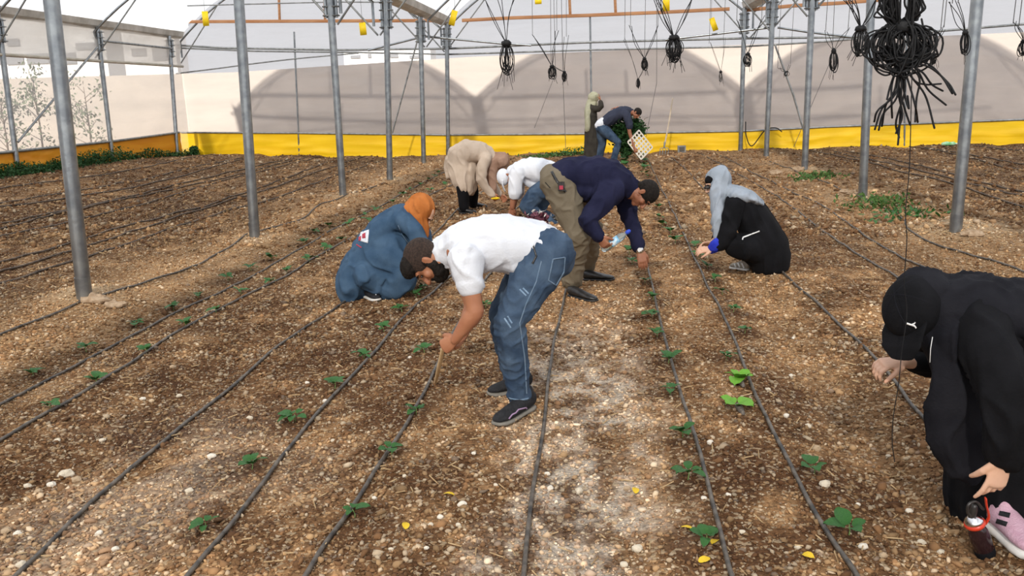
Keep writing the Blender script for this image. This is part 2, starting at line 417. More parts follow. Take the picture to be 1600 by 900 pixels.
for yy in np.arange(5.2, 22, .42):
    WET.append((.33 + .06*RNG.random(), yy, .12)); WET.append((.93, yy+.1, .11))
    if yy > 6: WET.append((-1.42, yy, .12)); WET.append((-1.1, yy, .11))
def ground_col(x, y):
    dk = np.array([.075, .032, .013]); md = np.array([.235, .120, .052]); tn = np.array([.44, .255, .12]); sand = np.array([.44, .26, .125]); pale = np.array([.58, .51, .42])
    n1 = sstep(.30, .62, fbm(x*.9+3, y*.7, 4, 41)); n2 = sstep(.3, .65, fbm(x*4.5, y*3.2, 4, 51)); n3 = sstep(.28, .66, fbm(x*14, y*11, 3, 61))
    k = .30*n1 + .38*n2 + .32*n3
    c = dk[None]*(1-k)[:, None] + md[None]*k[:, None]
    c = c + (tn - md)[None]*(sstep(.45, .95, k)*.9)[:, None]
    # beds darker towards both sides, brighter along the far middle
    side = sstep(1.6, 4.5, np.abs(x+.1)); c = c*(1 - .25*side[:, None])
    cen = np.exp(-((x-.1)/1.9)**2)*sstep(4, 8, y); c = c*(1+.22*cen[:, None])
    def blend(c, col, a): return c*(1-a[:, None]) + col[None]*a[:, None]
    jit = .45 + .9*fbm(x*2.2, y*2.2, 4, 71)
    p = np.exp(-((x+4.25+.35*(vnoise(y*.4, y*0, 9)-.5))/.75)**2)*np.clip(jit, 0, 1)*.85; c = blend(c, sand, p)
    p = np.exp(-((x-3.6)/.9)**2)*np.clip(jit, 0, 1)*.6; c = blend(c, sand, p)
    p = np.exp(-((x-1.22)/.22)**2)*.5*np.clip(jit, 0, 1); c = blend(c, sand*.75, p)
    p = np.exp(-((x-.18)/.16)**2)*(1-sstep(3.6, 5.5, y))*np.clip(jit, 0, 1)*.8*(x > -.2); c = blend(c, sand, p)
    m = sstep(.40, .58, fbm(x*3, y*2.1, 5, 81) + .28*np.exp(-((x+.12)/.42)**2*1.0) - .12)
    p = np.exp(-((x+.15)/.42)**4)*(1-sstep(5.0, 7.5, y))*m*np.clip(.1+1.2*n3, 0, 1); c = blend(c, pale*(1-.25*sstep(4.2, 5.2, y))[:, None] if False else pale, p*.75)
    p = np.exp(-((x-.0)/.9)**2)*sstep(4.5, 6, y)*(1-sstep(8, 14, y))*.45; c = blend(c, tn*1.1, p)
    m = sstep(.42, .56, fbm(x*2.2+9, y*2+4, 5, 91)); p = np.exp(-((x+1.95)/.6)**2)*(1-sstep(3.3, 4.6, y))*m*.3; c = blend(c, pale*.85, p)
    for mx, my, a, r in MOUNDS: c = blend(c, np.array([.50, .37, .23]), np.exp(-((x-mx)**2+(y-my)**2)/(r*.8)**2)*.8)
    for wx, wy, r in WET:
        s = (np.abs(x-wx) < r*2.5) & (np.abs(y-wy) < r*2.5)
        if not s.any(): continue
        d2 = ((x[s]-wx)**2 + ((y[s]-wy)*.9)**2)/r**2
        a = np.exp(-d2**1.5)*(.55+.5*n2[s]); a = np.clip(a, 0, .85)
        c[s] = c[s]*(1-a[:, None]) + np.array([.085, .036, .015])[None]*a[:, None]
    return np.clip(c, .01, .9)

def grid_axis(lo, hi, fn):
    out = [lo]
    while out[-1] < hi: out.append(out[-1] + fn(out[-1]))
    return np.array(out)
xs = grid_axis(-15.5, 19.5, lambda x: .022 + .011*max(0, abs(x)-1.8))
ys = grid_axis(-2.0, 28.9, lambda y: .10 if y < 2.2 else .014 + .009*(y-2.3))
Xg, Yg = np.meshgrid(xs, ys); xf, yf = Xg.ravel(), Yg.ravel()
zf = terrain(xf, yf) + np.where(yf < 9, .011*(fbm(xf*45, yf*45, 2, 33) - .4), .03*(fbm(xf*7, yf*9, 3, 35)-.45))
gm = bpy.data.meshes.new('ground'); nv = len(xf); nx, ny = len(xs), len(ys)
idx = (np.arange(ny-1)[:, None]*nx + np.arange(nx-1)[None]).ravel()
quads = np.stack([idx, idx+1, idx+nx+1, idx+nx], 1).astype(np.int32)
gm.vertices.add(nv); gm.vertices.foreach_set('co', np.stack([xf, yf, zf], 1).ravel())
gm.loops.add(len(quads)*4); gm.loops.foreach_set('vertex_index', quads.ravel())
gm.polygons.add(len(quads)); gm.polygons.foreach_set('loop_start', np.arange(0, len(quads)*4, 4, dtype=np.int32)); gm.polygons.foreach_set('loop_total', np.full(len(quads), 4, dtype=np.int32))
gm.update(); gm.polygons.foreach_set('use_smooth', [True]*len(quads))
gc = ground_col(xf, yf)
at = gm.color_attributes.new('soil', 'FLOAT_COLOR', 'POINT'); at.data.foreach_set('color', np.concatenate([gc, np.ones((nv, 1))], 1).ravel())
def soil_mat(name, attr, bumpd=.012, strength=.9, vmix=True):
    m, n, l, b = new_mat(name); b.inputs['Roughness'].default_value = .95; b.inputs['Specular IOR Level'].default_value = .15
    a = n.new('ShaderNodeAttribute'); a.attribute_name = attr; t = n.new('ShaderNodeTexCoord')
    vo = n.new('ShaderNodeTexVoronoi'); vo.inputs['Scale'].default_value = 55; l.new(t.outputs['Object'], vo.inputs['Vector'])
    nz = n.new('ShaderNodeTexNoise'); nz.inputs['Scale'].default_value = 38; nz.inputs['Detail'].default_value = 6; nz.inputs['Roughness'].default_value = .7; l.new(t.outputs['Object'], nz.inputs[0])
    mr = n.new('ShaderNodeMapRange'); mr.inputs[1].default_value = .3; mr.inputs[2].default_value = .72; mr.inputs[3].default_value = .32; mr.inputs[4].default_value = 1.6; l.new(nz.outputs[0], mr.inputs[0])
    mu = n.new('ShaderNodeMix'); mu.data_type = 'RGBA'; mu.blend_type = 'MULTIPLY'; mu.inputs[0].default_value = 1
    l.new(a.outputs['Color'], mu.inputs[6]); l.new(mr.outputs[0], mu.inputs[7]); 
    # pale grit: a share of the cells
    sp = n.new('ShaderNodeSeparateColor'); l.new(vo.outputs['Color'], sp.inputs[0])
    gt = n.new('ShaderNodeMath'); gt.operation = 'GREATER_THAN'; gt.inputs[1].default_value = .84; l.new(sp.outputs[0], gt.inputs[0])
    mg = n.new('ShaderNodeMath'); mg.operation = 'MULTIPLY'; mg.inputs[1].default_value = .55; l.new(gt.outputs[0], mg.inputs[0])
    m2 = n.new('ShaderNodeMix'); m2.data_type = 'RGBA'; l.new(mg.outputs[0], m2.inputs[0]); l.new(mu.outputs[2], m2.inputs[6]); m2.inputs[7].default_value = (.50, .38, .24, 1)
    l.new(m2.outputs[2], b.inputs['Base Color'])
    ad = n.new('ShaderNodeMath'); ad.operation = 'SUBTRACT'; l.new(nz.outputs[0], ad.inputs[0]); l.new(vo.outputs['Distance'], ad.inputs[1])
    bp = n.new('ShaderNodeBump'); bp.inputs['Strength'].default_value = strength; bp.inputs['Distance'].default_value = bumpd
    l.new(ad.outputs[0], bp.inputs['Height']); l.new(bp.outputs[0], b.inputs['Normal']); return m
gm.materials.append(soil_mat('soil', 'soil'))
go = bpy.data.objects.new('floor', gm); COL.objects.link(go); go['kind'] = 'structure'
# land outside, beyond the film
meshobj('floor_outside', [(-60, 24, -.12), (60, 18, -.12), (60, 80, -.12), (-60, 80, -.12)], [[0, 1, 2, 3]], mat('dry_land', (.40, .33, .24, 1), .95, (.5, .42, .32, 1), 1, .3, 10))['kind'] = 'structure'

# --- loose grit and clods: uncountable
ICO = None
def ico():
    bm = bmesh.new(); bmesh.ops.create_icosphere(bm, subdivisions=1, radius=1); v = np.array([q.co[:] for q in bm.verts]); f = np.array([[q.index for q in p.verts] for p in bm.faces]); bm.free(); return v, f
def octa():
    v = np.array([[1,0,0],[-1,0,0],[0,1,0],[0,-1,0],[0,0,1],[0,0,-1.]]); f = np.array([[0,2,4],[2,1,4],[1,3,4],[3,0,4],[2,0,5],[1,2,5],[3,1,5],[0,3,5]]); return v, f
def in_view(x, y, pad=60):
    p = np.stack([x, y, np.zeros_like(x)]) - CAM[:, None]; c = W2C @ p; u = CX + F*c[0]/-c[2]; v = CY - F*c[1]/-c[2]
    return (u > -pad) & (u < 1600+pad) & (v < 900+pad)
def grit(name, N, ylo, yhi, smin, smax, base, palette_w, label, flat=.65, power=1.0, sink=.25):
    y = ylo + (yhi-ylo)*RNG.random(N*3)**power; x = (RNG.random(N*3)-.5)*2*(1.6+.68*y) + .1*y*0
    s = in_view(x, y) & (x > XL+.6) & (y < WY(x)-.15); x = x[s][:N]; y = y[s][:N]; N = len(x)
    bv, bf = base; n = len(bv)
    r = smin*(smax/smin)**(RNG.random(N)**1.8)
    dens = fbm(x*2.4, y*2.4, 3, 101); r = r*(.7+.7*dens)
    sc = np.stack([r*(.7+.7*RNG.random(N)), r*(.7+.7*RNG.random(N)), r*(flat*.7+.5*RNG.random(N))], 1)
    v = bv[None]*(1 + 1.05*(RNG.random((N, n, 1))-.5)) * sc[:, None, :]
    a = RNG.random(N)*2*PI; b = (RNG.random(N)-.5)*1.2; ca, sa = np.cos(a)[:, None], np.sin(a)[:, None]; cb, sb = np.cos(b)[:, None], np.sin(b)[:, None]
    yy = v[..., 1]*cb - v[..., 2]*sb; zz = v[..., 1]*sb + v[..., 2]*cb; xx = v[..., 0]
    v = np.stack([xx*ca - yy*sa, xx*sa + yy*ca, zz], -1)
    z = terrain(x, y) + r*sink; v += np.stack([x, y, z], 1)[:, None, :]
    f = (bf[None] + (np.arange(N)*n)[:, None, None]).reshape(-1, 3).astype(np.int32)
    me = bpy.data.meshes.new(name); me.vertices.add(N*n); me.vertices.foreach_set('co', v.ravel())
    me.loops.add(f.size); me.loops.foreach_set('vertex_index', f.ravel()); me.polygons.add(len(f))
    me.polygons.foreach_set('loop_start', np.arange(0, f.size, 3, dtype=np.int32)); me.polygons.foreach_set('loop_total', np.full(len(f), 3, dtype=np.int32)); me.update()
    pal = np.array([[.62, .50, .35], [.42, .27, .14], [.23, .12, .055], [.26, .20, .15], [.10, .045, .02]])
    g = ground_col(x, y); lum = g.mean(1)
    k = RNG.choice(5, N, p=palette_w); c = pal[k]*(.75+.5*RNG.random((N, 1)))
    c = c*.72 + g*.42*(.6+.9*RNG.random((N, 1))); c = c*np.clip(.55 + lum/.22*.5, .5, 1.25)[:, None]
    cc = np.repeat(np.concatenate([c, np.ones((N, 1))], 1), n, 0)
    at = me.color_attributes.new('soil', 'FLOAT_COLOR', 'POINT'); at.data.foreach_set('color', cc.ravel())
    me.materials.append(M['grit']); o = bpy.data.objects.new(name, me); COL.objects.link(o)
    add(o, label, name.replace('_', ' ').split()[-1], kind='stuff'); return o
m, n, l, b = new_mat('grit'); b.inputs['Roughness'].default_value = .9; b.inputs['Specular IOR Level'].default_value = .2
a = n.new('ShaderNodeAttribute'); a.attribute_name = 'soil'; l.new(a.outputs['Color'], b.inputs['Base Color']); M['grit'] = m
grit('loose_gravel', 54000, 2.35, 5.4, .0024, .0115, ico(), [.17, .29, .28, .08, .18], 'loose gravel and crumbs of soil strewn over the near beds', power=1.1)
grit('crumbly_clods', 6500, 2.4, 7.5, .006, .019, ico(), [.12, .30, .38, .06, .14], 'crumbly clods and chips lying on the near beds', flat=.6, power=1.2)
grit('fine_gravel', 52000, 5.2, 12.5, .006, .019, octa(), [.17, .31, .30, .05, .17], 'loose gravel strewn over the beds in the middle distance', power=1.2)
grit('soil_clods', 26000, 9.5, 24.5, .012, .045, octa(), [.08, .30, .36, .04, .22], 'brown soil clods on the far beds', power=1.1)
# straw bits
def straw(N):
    V = []; Fs = []
    y = 2.4 + 12*RNG.random(N)**1.3; x = (RNG.random(N)-.5)*2*(1.6+.66*y)
    for i in range(N):
        L = .02+.05*RNG.random(); a = RNG.random()*PI; dx, dy = math.cos(a)*L/2, math.sin(a)*L/2; w_ = .0013+.0004*y[i]; z = ground_at(x[i], y[i])+.008; t = RNG.normal(0, .006)
        nx_, ny_ = -math.sin(a)*w_, math.cos(a)*w_; k = len(V)
        V += [(x[i]-dx-nx_, y[i]-dy-ny_, z-t), (x[i]+dx-nx_, y[i]+dy-ny_, z+t), (x[i]+dx, y[i]+dy, z+t+w_*1.5), (x[i]-dx, y[i]-dy, z-t+w_*1.5), (x[i]+dx+nx_, y[i]+dy+ny_, z+t), (x[i]-dx+nx_, y[i]-dy+ny_, z-t)]
        Fs += [[k, k+1, k+2, k+3], [k+3, k+2, k+4, k+5]]
    add(meshobj('straw_bits', V, Fs, mat('straw', (.50, .36, .20, 1), .9, (.30, .19, .09, 1), 20, 0), smooth=False), 'dry straw and root bits scattered over the soil', 'straw', kind='stuff')
straw(1500)
# --- bigger stones, one by one
ST_PIX = [(105,745,22),(120,752,14),(80,760,13),(43,762,12),(755,600,10),(722,790,14),(716,822,10),(690,828,9),(688,810,11),(673,821,9),(700,832,10),(666,858,8),(1289,760,19),(1276,703,15),(1349,856,14),(1246,857,9),(1257,560,9),(1228,652,12),(1262,668,12),(1128,698,8),(1138,775,9),(1160,833,9),(1046,877,10),(1100,780,10),(996,860,17),(980,765,11),(1110,693,12),(1388,714,8),(263,842,10),(331,715,13),(296,768,11),(10,832,13),(28,836,12),(33,885,14),(60,770,11),(155,835,12),(280,620,9),(270,575,9),(508,628,9),(611,860,9),(657,630,10),(860,765,13),(905,770,15),(912,745,11),(855,742,10),(975,885,14),(655,785,10),(585,780,9),(632,745,8),(1100,642,8),(1236,588,8),(1200,610,9),(565,620,8),(480,600,9),(390,655,10),(305,690,9),(223,625,9),(160,690,9),(1180,470,8),(1420,800,10),(1440,850,12),(1380,870,13),(1340,790,9),(1470,865,12),(1310,640,9),(1240,530,8),(775,760,9),(790,800,9),(740,710,8),(520,690,8),(240,820,10),(180,860,11),(90,690,9),(15,700,10),(640,560,7),(1060,800,8)]
STONES = []
for i, (px, py, sz) in enumerate(ST_PIX):
    g = G(px, py); dist = np.linalg.norm(g-CAM); r = sz/2/(F/dist)
    bm = bmesh.new(); bmesh.ops.create_icosphere(bm, subdivisions=2, radius=1)
    v = np.array([q.co[:] for q in bm.verts]); f = [[q.index for q in p_.verts] for p_ in bm.faces]; bm.free()
    rr = np.array([1 + .35*mnoise.noise(Vector(q)*1.3 + Vector((i*3., 0, 0))) for q in v]); v = v*rr[:, None]*np.array([r, r*(.7+.4*random.random()), r*.62])
    a = random.random()*6; v = v @ np.array([[math.cos(a), math.sin(a), 0], [-math.sin(a), math.cos(a), 0], [0, 0, 1]])
    kind = 'st%d' % (i % 3)
    if kind not in M: M[kind] = mat('stone_'+'abc'[i % 3], [(.66, .58, .45, 1), (.46, .34, .22, 1), (.75, .70, .60, 1)][i % 3], .9, [(.5, .42, .32, 1), (.34, .24, .15, 1), (.6, .52, .42, 1)][i % 3], 18, .5, 60)
    o = meshobj('stone', v + g + np.array([0, 0, r*.32]), f, M[kind], smooth=False, origin=g)
    STONES.append((o, g, i, sz))

EDGES = [(-9, 'left of the close pair of drip lines'), (-3.05, 'between the close pair and the long drip line'), (-2.02, 'between the long drip line and the one under the head'), (-1.42, 'left of the drip line under the stick'), (-1.0, 'between the stick and the pale path line'), (-.27, 'just right of the pale path line'), (.43, 'between the two lines right of the path'), (.83, 'right of the line ending lower right'), (1.5, 'by the woman in black cap'), (99, '')]
OW = ['nearest', 'second', 'third', 'fourth', 'fifth', 'sixth', 'seventh', 'eighth', 'ninth', 'tenth', 'eleventh', 'twelfth', 'thirteenth', 'fourteenth', 'fifteenth', 'sixteenth', 'seventeenth', 'eighteenth', 'nineteenth', 'twentieth']
_cnt = {}
for o, g, i, sz in sorted(STONES, key=lambda s: s[1][1]):
    k = max(j for j in range(9) if g[0] >= EDGES[j][0]); c_ = _cnt[k] = _cnt.get(k, -1) + 1
    add(o, ['cream', 'tan', 'whitish'][i % 3] + ' stone, ' + OW[min(c_, 19)] + ' out, ' + EDGES[k][1], 'stone', 'loose stones on the beds')
# --- film skins
def film_grid(name, fn, nu, nv_, m, **k):
    V = [fn(i/nu, j/nv_) for i in range(nu+1) for j in range(nv_+1)]
    Fs = [[i*(nv_+1)+j, (i+1)*(nv_+1)+j, (i+1)*(nv_+1)+j+1, i*(nv_+1)+j+1] for i in range(nu) for j in range(nv_)]
    o = meshobj(name, V, Fs, m); o['kind'] = 'structure'; return o
x0, x1 = XL, 19.8
def wr(a, b, s, amp): return amp*(float(fbm(np.array([a]), np.array([b]), 3, s)[0])-.45)
film_grid('wall_back', lambda u, v: (lambda x: (x, WY(x) + wr(x*1.2, v*5, 3, .05), -.1 + (roof_z(x)+.1)*v))(x0+(x1-x0)*u), 200, 10, M['film_wall'])
film_grid('wall_left', lambda u, v: (XL-.03+wr(u*40, v*5, 4, .05), -9+34.1*u, -.1 + (ZG+.1)*v), 80, 8, M['film_left'])
film_grid('wall_right', lambda u, v: (19.8, -9+31.3*u, -.1+(ZG+.1)*v), 20, 4, M['film_wall'])
film_grid('wall_front', lambda u, v: (lambda x: (x, -9.0, -.1 + (roof_z(x)+.1)*v))(x0+(x1-x0)*u), 80, 4, M['film_roof'])
rf = [film_grid('ceiling', lambda u, v: (lambda x: (x, -9+(WY(x)+9)*v, roof_z(x)+wr(x*1.5, v*12, 6, .06)*(1 if .02 < u < .98 else 0)))(x0+(x1-x0)*u), 160, 40, M['film_roof'])]

# --- posts
def tube(p0, p1, r, n=14): return loft([p0, p1], [r, r], (.2, .3, .1), n, cap=False)
def post(base, top, r, label, group=None, bracket=True, grp=None, name='steel_post', sleeve=True):
    b = G(*base) if not isinstance(base, np.ndarray) else base
    t = P(top[0], top[1], b[1]) if not isinstance(top, np.ndarray) else top
    t = b + (t-b)*((ZG-b[2])/(t[2]-b[2]))
    root = empty(name, b, label=label, cat='post')
    if group: root['group'] = group
    meshobj('tube', tube(b-[0, 0, .1], t, r)[0], tube(b, t, r)[1], M['steel'], root).location = (-b[0], -b[1], -b[2])
    def part(nm, pr, m):
        v, f = pr; meshobj(nm, np.asarray(v)-b, f, m, root)
    if sleeve: part('base_sleeve', tube(b-[0, 0, .05], seg(b, t, .05), r*1.06), M['steel'])
    if bracket:
        for sx in (-1, 1):
            o = np.array([sx*(r+.028), 0, 0]); part('arch_socket', tube(seg(b, t, .82)+o, seg(b, t, .97)+o, .026, 10), M['steel'])
        for q in (.83, .87, .92, .96):
            c = seg(b, t, q); part('clamp', bx(c, (.26, .10, .022)), M['steel_dark'])
            for sx in (-1, 1): part('bolt', loft([c+[sx*.10, -.06, 0], c+[sx*.10, .06, 0]], [.012, .012], (1, 0, 0), 6), M['steel_dark'])
    return b, t
LP = [((132,465),(80,0),'nearest steel post of the left row, thick, lump of cement at its foot'),
      ((398,370),(373,0),'second steel post of the left row, just right of the nearest one'),
      ((536,305),(516,0),'third steel post of the left row, a drip hose passing left of it'),
      ((609,280),(603,0),'fourth steel post of the left row, behind the woman in denim'),
      ((662,255),(657,40),'fifth steel post of the left row, left of the woman in beige coat'),
      ((700,240),(698,40),'last steel post of the left row, standing against the yellow skirt')]
RP = [((1493,360),(1527,0),'nearest steel post of the right row, a pale soil mound at its foot'),
      ((1348,305),(1361,0),'second steel post of the right row, partly behind the black cable coil'),
      ((1257,265),(1269,0),'third steel post of the right row, a flat stone at its foot'),
      ((1197,245),(1208,0),'fourth steel post of the right row, beside the slanted brace'),
      ((1157,232),(1163,30),'last steel post of the right row, standing against the yellow skirt')]
def wall_base(px, py): q = W(px, py, .22); q[2] = ground_at(q[0], q[1]); return q
PL = [post(a if i < 5 else wall_base(*a), b_, .060, lb) for i, (a, b_, lb) in enumerate(LP)]
PR = [post(a if i < 4 else wall_base(*a), b_, .060, lb) for i, (a, b_, lb) in enumerate(RP)]
LWY = []
def Lbase(px, py): q = PX(px, py, XL+.12); return q
for (a, b_, lb) in [((28,268),(2,70),'steel side post at the far left edge of the left film wall'), ((176,250),(151,35),'middle steel side post of the left film wall'), ((277,242),(263,40),'corner steel post where the left film wall meets the far wall')]:
    q = Lbase(*a); LWY.append(q[1]); tt = PX(b_[0], b_[1], q[0]); post(q, tt if tt[2] > 1 else q+[0, 0, 3], .055, lb, sleeve=False)
for (a, b_, lb) in [((467,240),(459,38),'thin end wall post at the left of the far wall'), ((925,236),(922,28),'thin end wall post behind the standing woman'), ((1413,228),(1418,0),'thin end wall post behind the hanging cable coil ends')]:
    q = W(*a, .08); tt = W(*b_, .08); q[2] = -.02; post(q, q + (tt-q)*1.0 if True else tt, .026, lb, bracket=False, sleeve=False, name='thin_post')

def pipe(name, pts, r, m, label, cat, n=10, parent=None, group=None, smooth_n=None):
    pts = fine(pts, smooth_n) if smooth_n else [np.asarray(p) for p in pts]
    v, f = loft(pts, [r]*len(pts), (.11, .2, .97), n, cap=False)
    o = meshobj(name, v, f, m, parent, origin=None if parent is not None else pts[0])
    return add(o, label, cat, group)
# --- roof arches at each pair of posts, three bays
ordn = ['nearest', 'second', 'third', 'fourth', 'fifth', 'last']
bayname = ['left bay', 'middle bay', 'right bay']
for bi, (a, b_) in enumerate(BAYS[:3]):
    for k in range(6):
        yl = PL[k][0][1]; yr = (PR[0][0][1]-3.4) if k == 0 else PR[k-1][0][1]
        if bi == 0: y0, y1 = (yl+.6, yl) if k < 3 else (LWY[k-3], yl)
        elif bi == 1: y0, y1 = yl, yr
        else: y0, y1 = yr, yr-.6
        if k == 5: y0, y1 = WY(a)-.12, WY(b_)-.12
        pts = []
        for t in np.linspace(0, 1, 25):
            x = a + .09 + (b_-a-.18)*t; u = t*2-1; z = ZG - .12 + 1.7*(1-abs(u)**2.1); pts.append(np.array([x, y0+(y1-y0)*t, z]))
        pts = [pts[0]-[.0, 0, .45]] + pts + [pts[-1]-[0, 0, .45]]
        root = empty('roof_arch', pts[0], label=f'curved steel roof arch over the {bayname[bi]}, {ordn[k]} from the front', cat='roof arch')
        v, f = loft(pts, [.028]*len(pts), (0, 1, 0), 10, cap=False); meshobj('arch_tube', v-pts[0], f, M['steel'], root)
        for s_, q0, q1 in ((0, 1, 5), (1, -2, -6)):
            p0 = pts[q0]*1.0 - [0, 0, .62]; p0[0] += -.07 if s_ == 0 else .07; v, f = tube(p0, pts[q1], .018, 8); meshobj('strut', v-pts[0], f, M['steel_dark'], root)
# --- gutters
for gx, lb in ((XL, 'zinc gutter along the top of the left film wall'), (-4.3, 'zinc gutter on top of the left post row'), (3.75, 'zinc gutter on top of the right post row')):
    prof = [(-.20, .16), (-.16, .02), (-.09, -.03), (.09, -.03), (.16, .02), (.20, .16), (.185, .16), (.15, .035), (.085, -.01), (-.085, -.01), (-.15, .035), (-.185, .16)]
    V = []; n = len(prof); ysg = np.linspace(-9, WY(gx)-.05, 12)
    for yv in ysg: V += [(gx+p_[0], yv, ZG+p_[1]) for p_ in prof]
    Fs = [[i*n+j, i*n+(j+1) % n, (i+1)*n+(j+1) % n, (i+1)*n+j] for i in range(len(ysg)-1) for j in range(n)]
    add(meshobj('roof_gutter', V, Fs, M['gutter'], smooth=False, origin=(gx, 0, ZG)), lb, 'gutter')
# --- end wall rails
def rail(px, r, m, lb, name='wall_rail', cat='rail', o=.1, sn=None): return pipe(name, [W(x, y, o) for x, y in px], r, m, lb, cat, smooth_n=sn)
rail([(265,70),(350,75),(530,78),(700,76),(922,66),(1157,60),(1330,58),(1450,50),(1620,36)], .03, M['steel_dark'], 'upper horizontal steel rail of the far wall, running its full width')
rail([(278,75),(400,80),(560,82),(700,85),(922,78),(1157,73),(1290,65),(1400,55)], .024, M['steel_dark'], 'lower of the two horizontal steel rails high on the far wall')
rail([(275,115),(340,107),(400,99),(470,91),(560,83)], .02, M['steel_dark'], 'slightly curved thin rail rising across the left part of the far wall', sn=20)
rail([(575,79),(650,60)], .026, M['steel'], 'short tie bar rising to the fifth left post from its left', name='tie_bar', o=2.4)
rail([(665,57),(783,68),(830,71)], .026, M['steel'], 'short tie bar sloping down rightwards from the fifth left post', name='tie_bar', o=2.4)
rail([(1040,62),(1120,53),(1203,43)], .026, M['steel'], 'tie bar rising to the fourth right post from its left', name='tie_bar', o=2.6)
rail([(1215,43),(1262,50),(1330,58)], .026, M['steel'], 'tie bar sloping down rightwards from the fourth right post', name='tie_bar', o=2.6)
rail([(652,64),(613,208)], .022, M['steel_dark'], 'slanted steel brace left of the fifth left post', name='brace', cat='brace', o=1.2)
rail([(1211,70),(1240,150),(1256,205)], .024, M['steel_dark'], 'slanted steel brace right of the fourth right post', name='brace', cat='brace', o=1.2)
rail([(283,207),(467,208),(700,211),(925,209),(1157,205),(1300,198),(1460,192),(1620,186)], .024, M['steel_dark'], 'grey pipe rail along the top edge of the yellow skirt', o=.1)
pipe('brace', [PX(152, 74, XL+.25), PX(28, 222, XL+.25)], .024, M['steel_dark'], 'slanted steel brace across the left film wall', 'brace')
pipe('wall_rail', [PX(-30, 242, XL+.12), PX(28, 236, XL+.12), PX(175, 221, XL+.12), PX(280, 207, XL+.12)], .03, M['steel_dark'], 'grey pipe rail along the top edge of the orange-shaded skirt at left', 'rail')
pipe('wall_rail', [PX(160, 64, XL+.2), PX(270, 76, XL+.2)], .028, M['steel_dark'], 'short dark rail under the rolled curtain between two left side posts', 'rail')
# timber of the vent opening
def plank(pts, h, t, lb, name='timber_beam', o=.15):
    q = [W(x, y, o) for x, y in pts]; v, f = loft(q, [(h, t)]*len(q), (0, 0, 1), 8, cap=False, p=6)
    v2 = v; return add(meshobj(name, v2, f, M['wood'], smooth=False, origin=q[0]), lb, 'beam')
plank([(290,34),(500,33),(700,32)], .045, .03, 'orange timber beam across the far wall over the left bay')
plank([(722,32),(800,28),(920,24),(1040,19),(1140,14)], .045, .03, 'orange timber beam across the far wall over the middle bay')
plank([(1165,16),(1240,9),(1310,5),(1400,-2)], .045, .03, 'orange timber beam across the far wall over the right bay')
for x, y, lb in ((437,32,'left bay, standing on the beam at left'), (508,32,'left bay, beside the third left post'), (891,25,'middle bay, left of centre'), (962,22,'middle bay, right of centre')):
    plank([(x, y), (x-2, -22)], .03, .03, f'short upright timber stud over the {lb}', name='timber_stud', o=.15)
rail([(700,4),(520,3),(293,9)], .018, M['steel_dark'], 'thin roof purlin above the left bay near the far wall', name='roof_purlin', cat='purlin', o=1.5)

# --- skirts
def skirt(name, top, bot_fn, label, m, horiz):
    n = 140; V = []
    top = np.array(top); s = np.linspace(0, 1, n+1); L = np.linspace(0, 1, len(top))
    T = np.stack([np.interp(s, L, top[:, k]) for k in range(3)], 1)
    rows = 10
    for i in range(n+1):
        for j in range(rows+1):
            v = j/rows; zb = bot_fn(T[i]); z = zb + (T[i][2]-zb)*v
            off = .035*math.sin(v*13 + 2.5*float(vnoise(np.array([s[i]*9]), np.array([0.]), 7)[0])*3) * (1-v) + .06*(float(fbm(np.array([s[i]*30]), np.array([v*2.5]), 3, 77)[0])-.45)
            p_ = T[i].copy(); p_[2] = z
            if horiz: p_[1] -= .05 + abs(off)
            else: p_[0] += .05 + abs(off)
            V.append(p_)
    Fs = [[i*(rows+1)+j, (i+1)*(rows+1)+j, (i+1)*(rows+1)+j+1, i*(rows+1)+j+1] for i in range(n) for j in range(rows)]
    o = meshobj(name, V, Fs, m, origin=T[0]); return add(o, label, 'plastic sheet')
M['yellow'] = mat('yellow_tarpaulin', (.86, .52, .005, 1), .45, (.90, .58, .01, 1), 2, .35, 5, spec=.4, stretch=(.4, .4, 4))
M['orange'] = mat('shade_toned_tarpaulin', (.74, .27, .012, 1), .5, (.80, .34, .02, 1), 2, .35, 5, spec=.3, stretch=(.4, .4, 4))  # same sheet as the yellow one, its shade put into the orange colour
tp = [W(x, y, .03) for x, y in ((283,207),(467,208),(700,210),(925,209),(1157,204),(1300,197),(1460,191),(1640,184))]
skirt('yellow_skirt', tp, lambda q: ground_at(q[0], q[1]-.1) - .06, 'yellow plastic skirt sheet along the foot of the far film wall', M['yellow'], True)
tp = [PX(x, y, XL+.03) for x, y in ((-60,247),(28,234),(100,227),(175,219),(278,206))]
skirt('shade_toned_skirt', tp, lambda q: ground_at(q[0], q[1]) - .08, 'plastic skirt sheet, orange from painted shade, along the foot of the left film wall', M['orange'], False)
# rolled side curtain
V = []; ysr = np.linspace(8, 24.9, 40)
for i, yv in enumerate(ysr):
    for j in range(6): V.append((XL+.10+.04*math.sin(j*1.3+i*.8), yv, ZG-.02-.78*j/5))
Fs = [[i*6+j, (i+1)*6+j, (i+1)*6+j+1, i*6+j+1] for i in range(len(ysr)-1) for j in range(5)]
cr = empty('side_curtain', (XL+.1, 16, 2.8), label='whitish film curtain with rolled lower edge under the left gutter', cat='curtain')
meshobj('curtain_sheet', np.array(V)-[XL+.1, 16, 2.8], Fs, M['curtain'], cr)
v, f = loft([(XL+.12, 8, ZG-.82), (XL+.12, 16, ZG-.80), (XL+.12, 24.9, ZG-.82)], [.035]*3, (0, 0, 1), 10); meshobj('rolled_edge', v-[XL+.1, 16, 2.8], f, mat('rolled_film', (.42, .38, .30, 1), .7, (.55, .50, .42, 1), 4, .4, 12), cr)

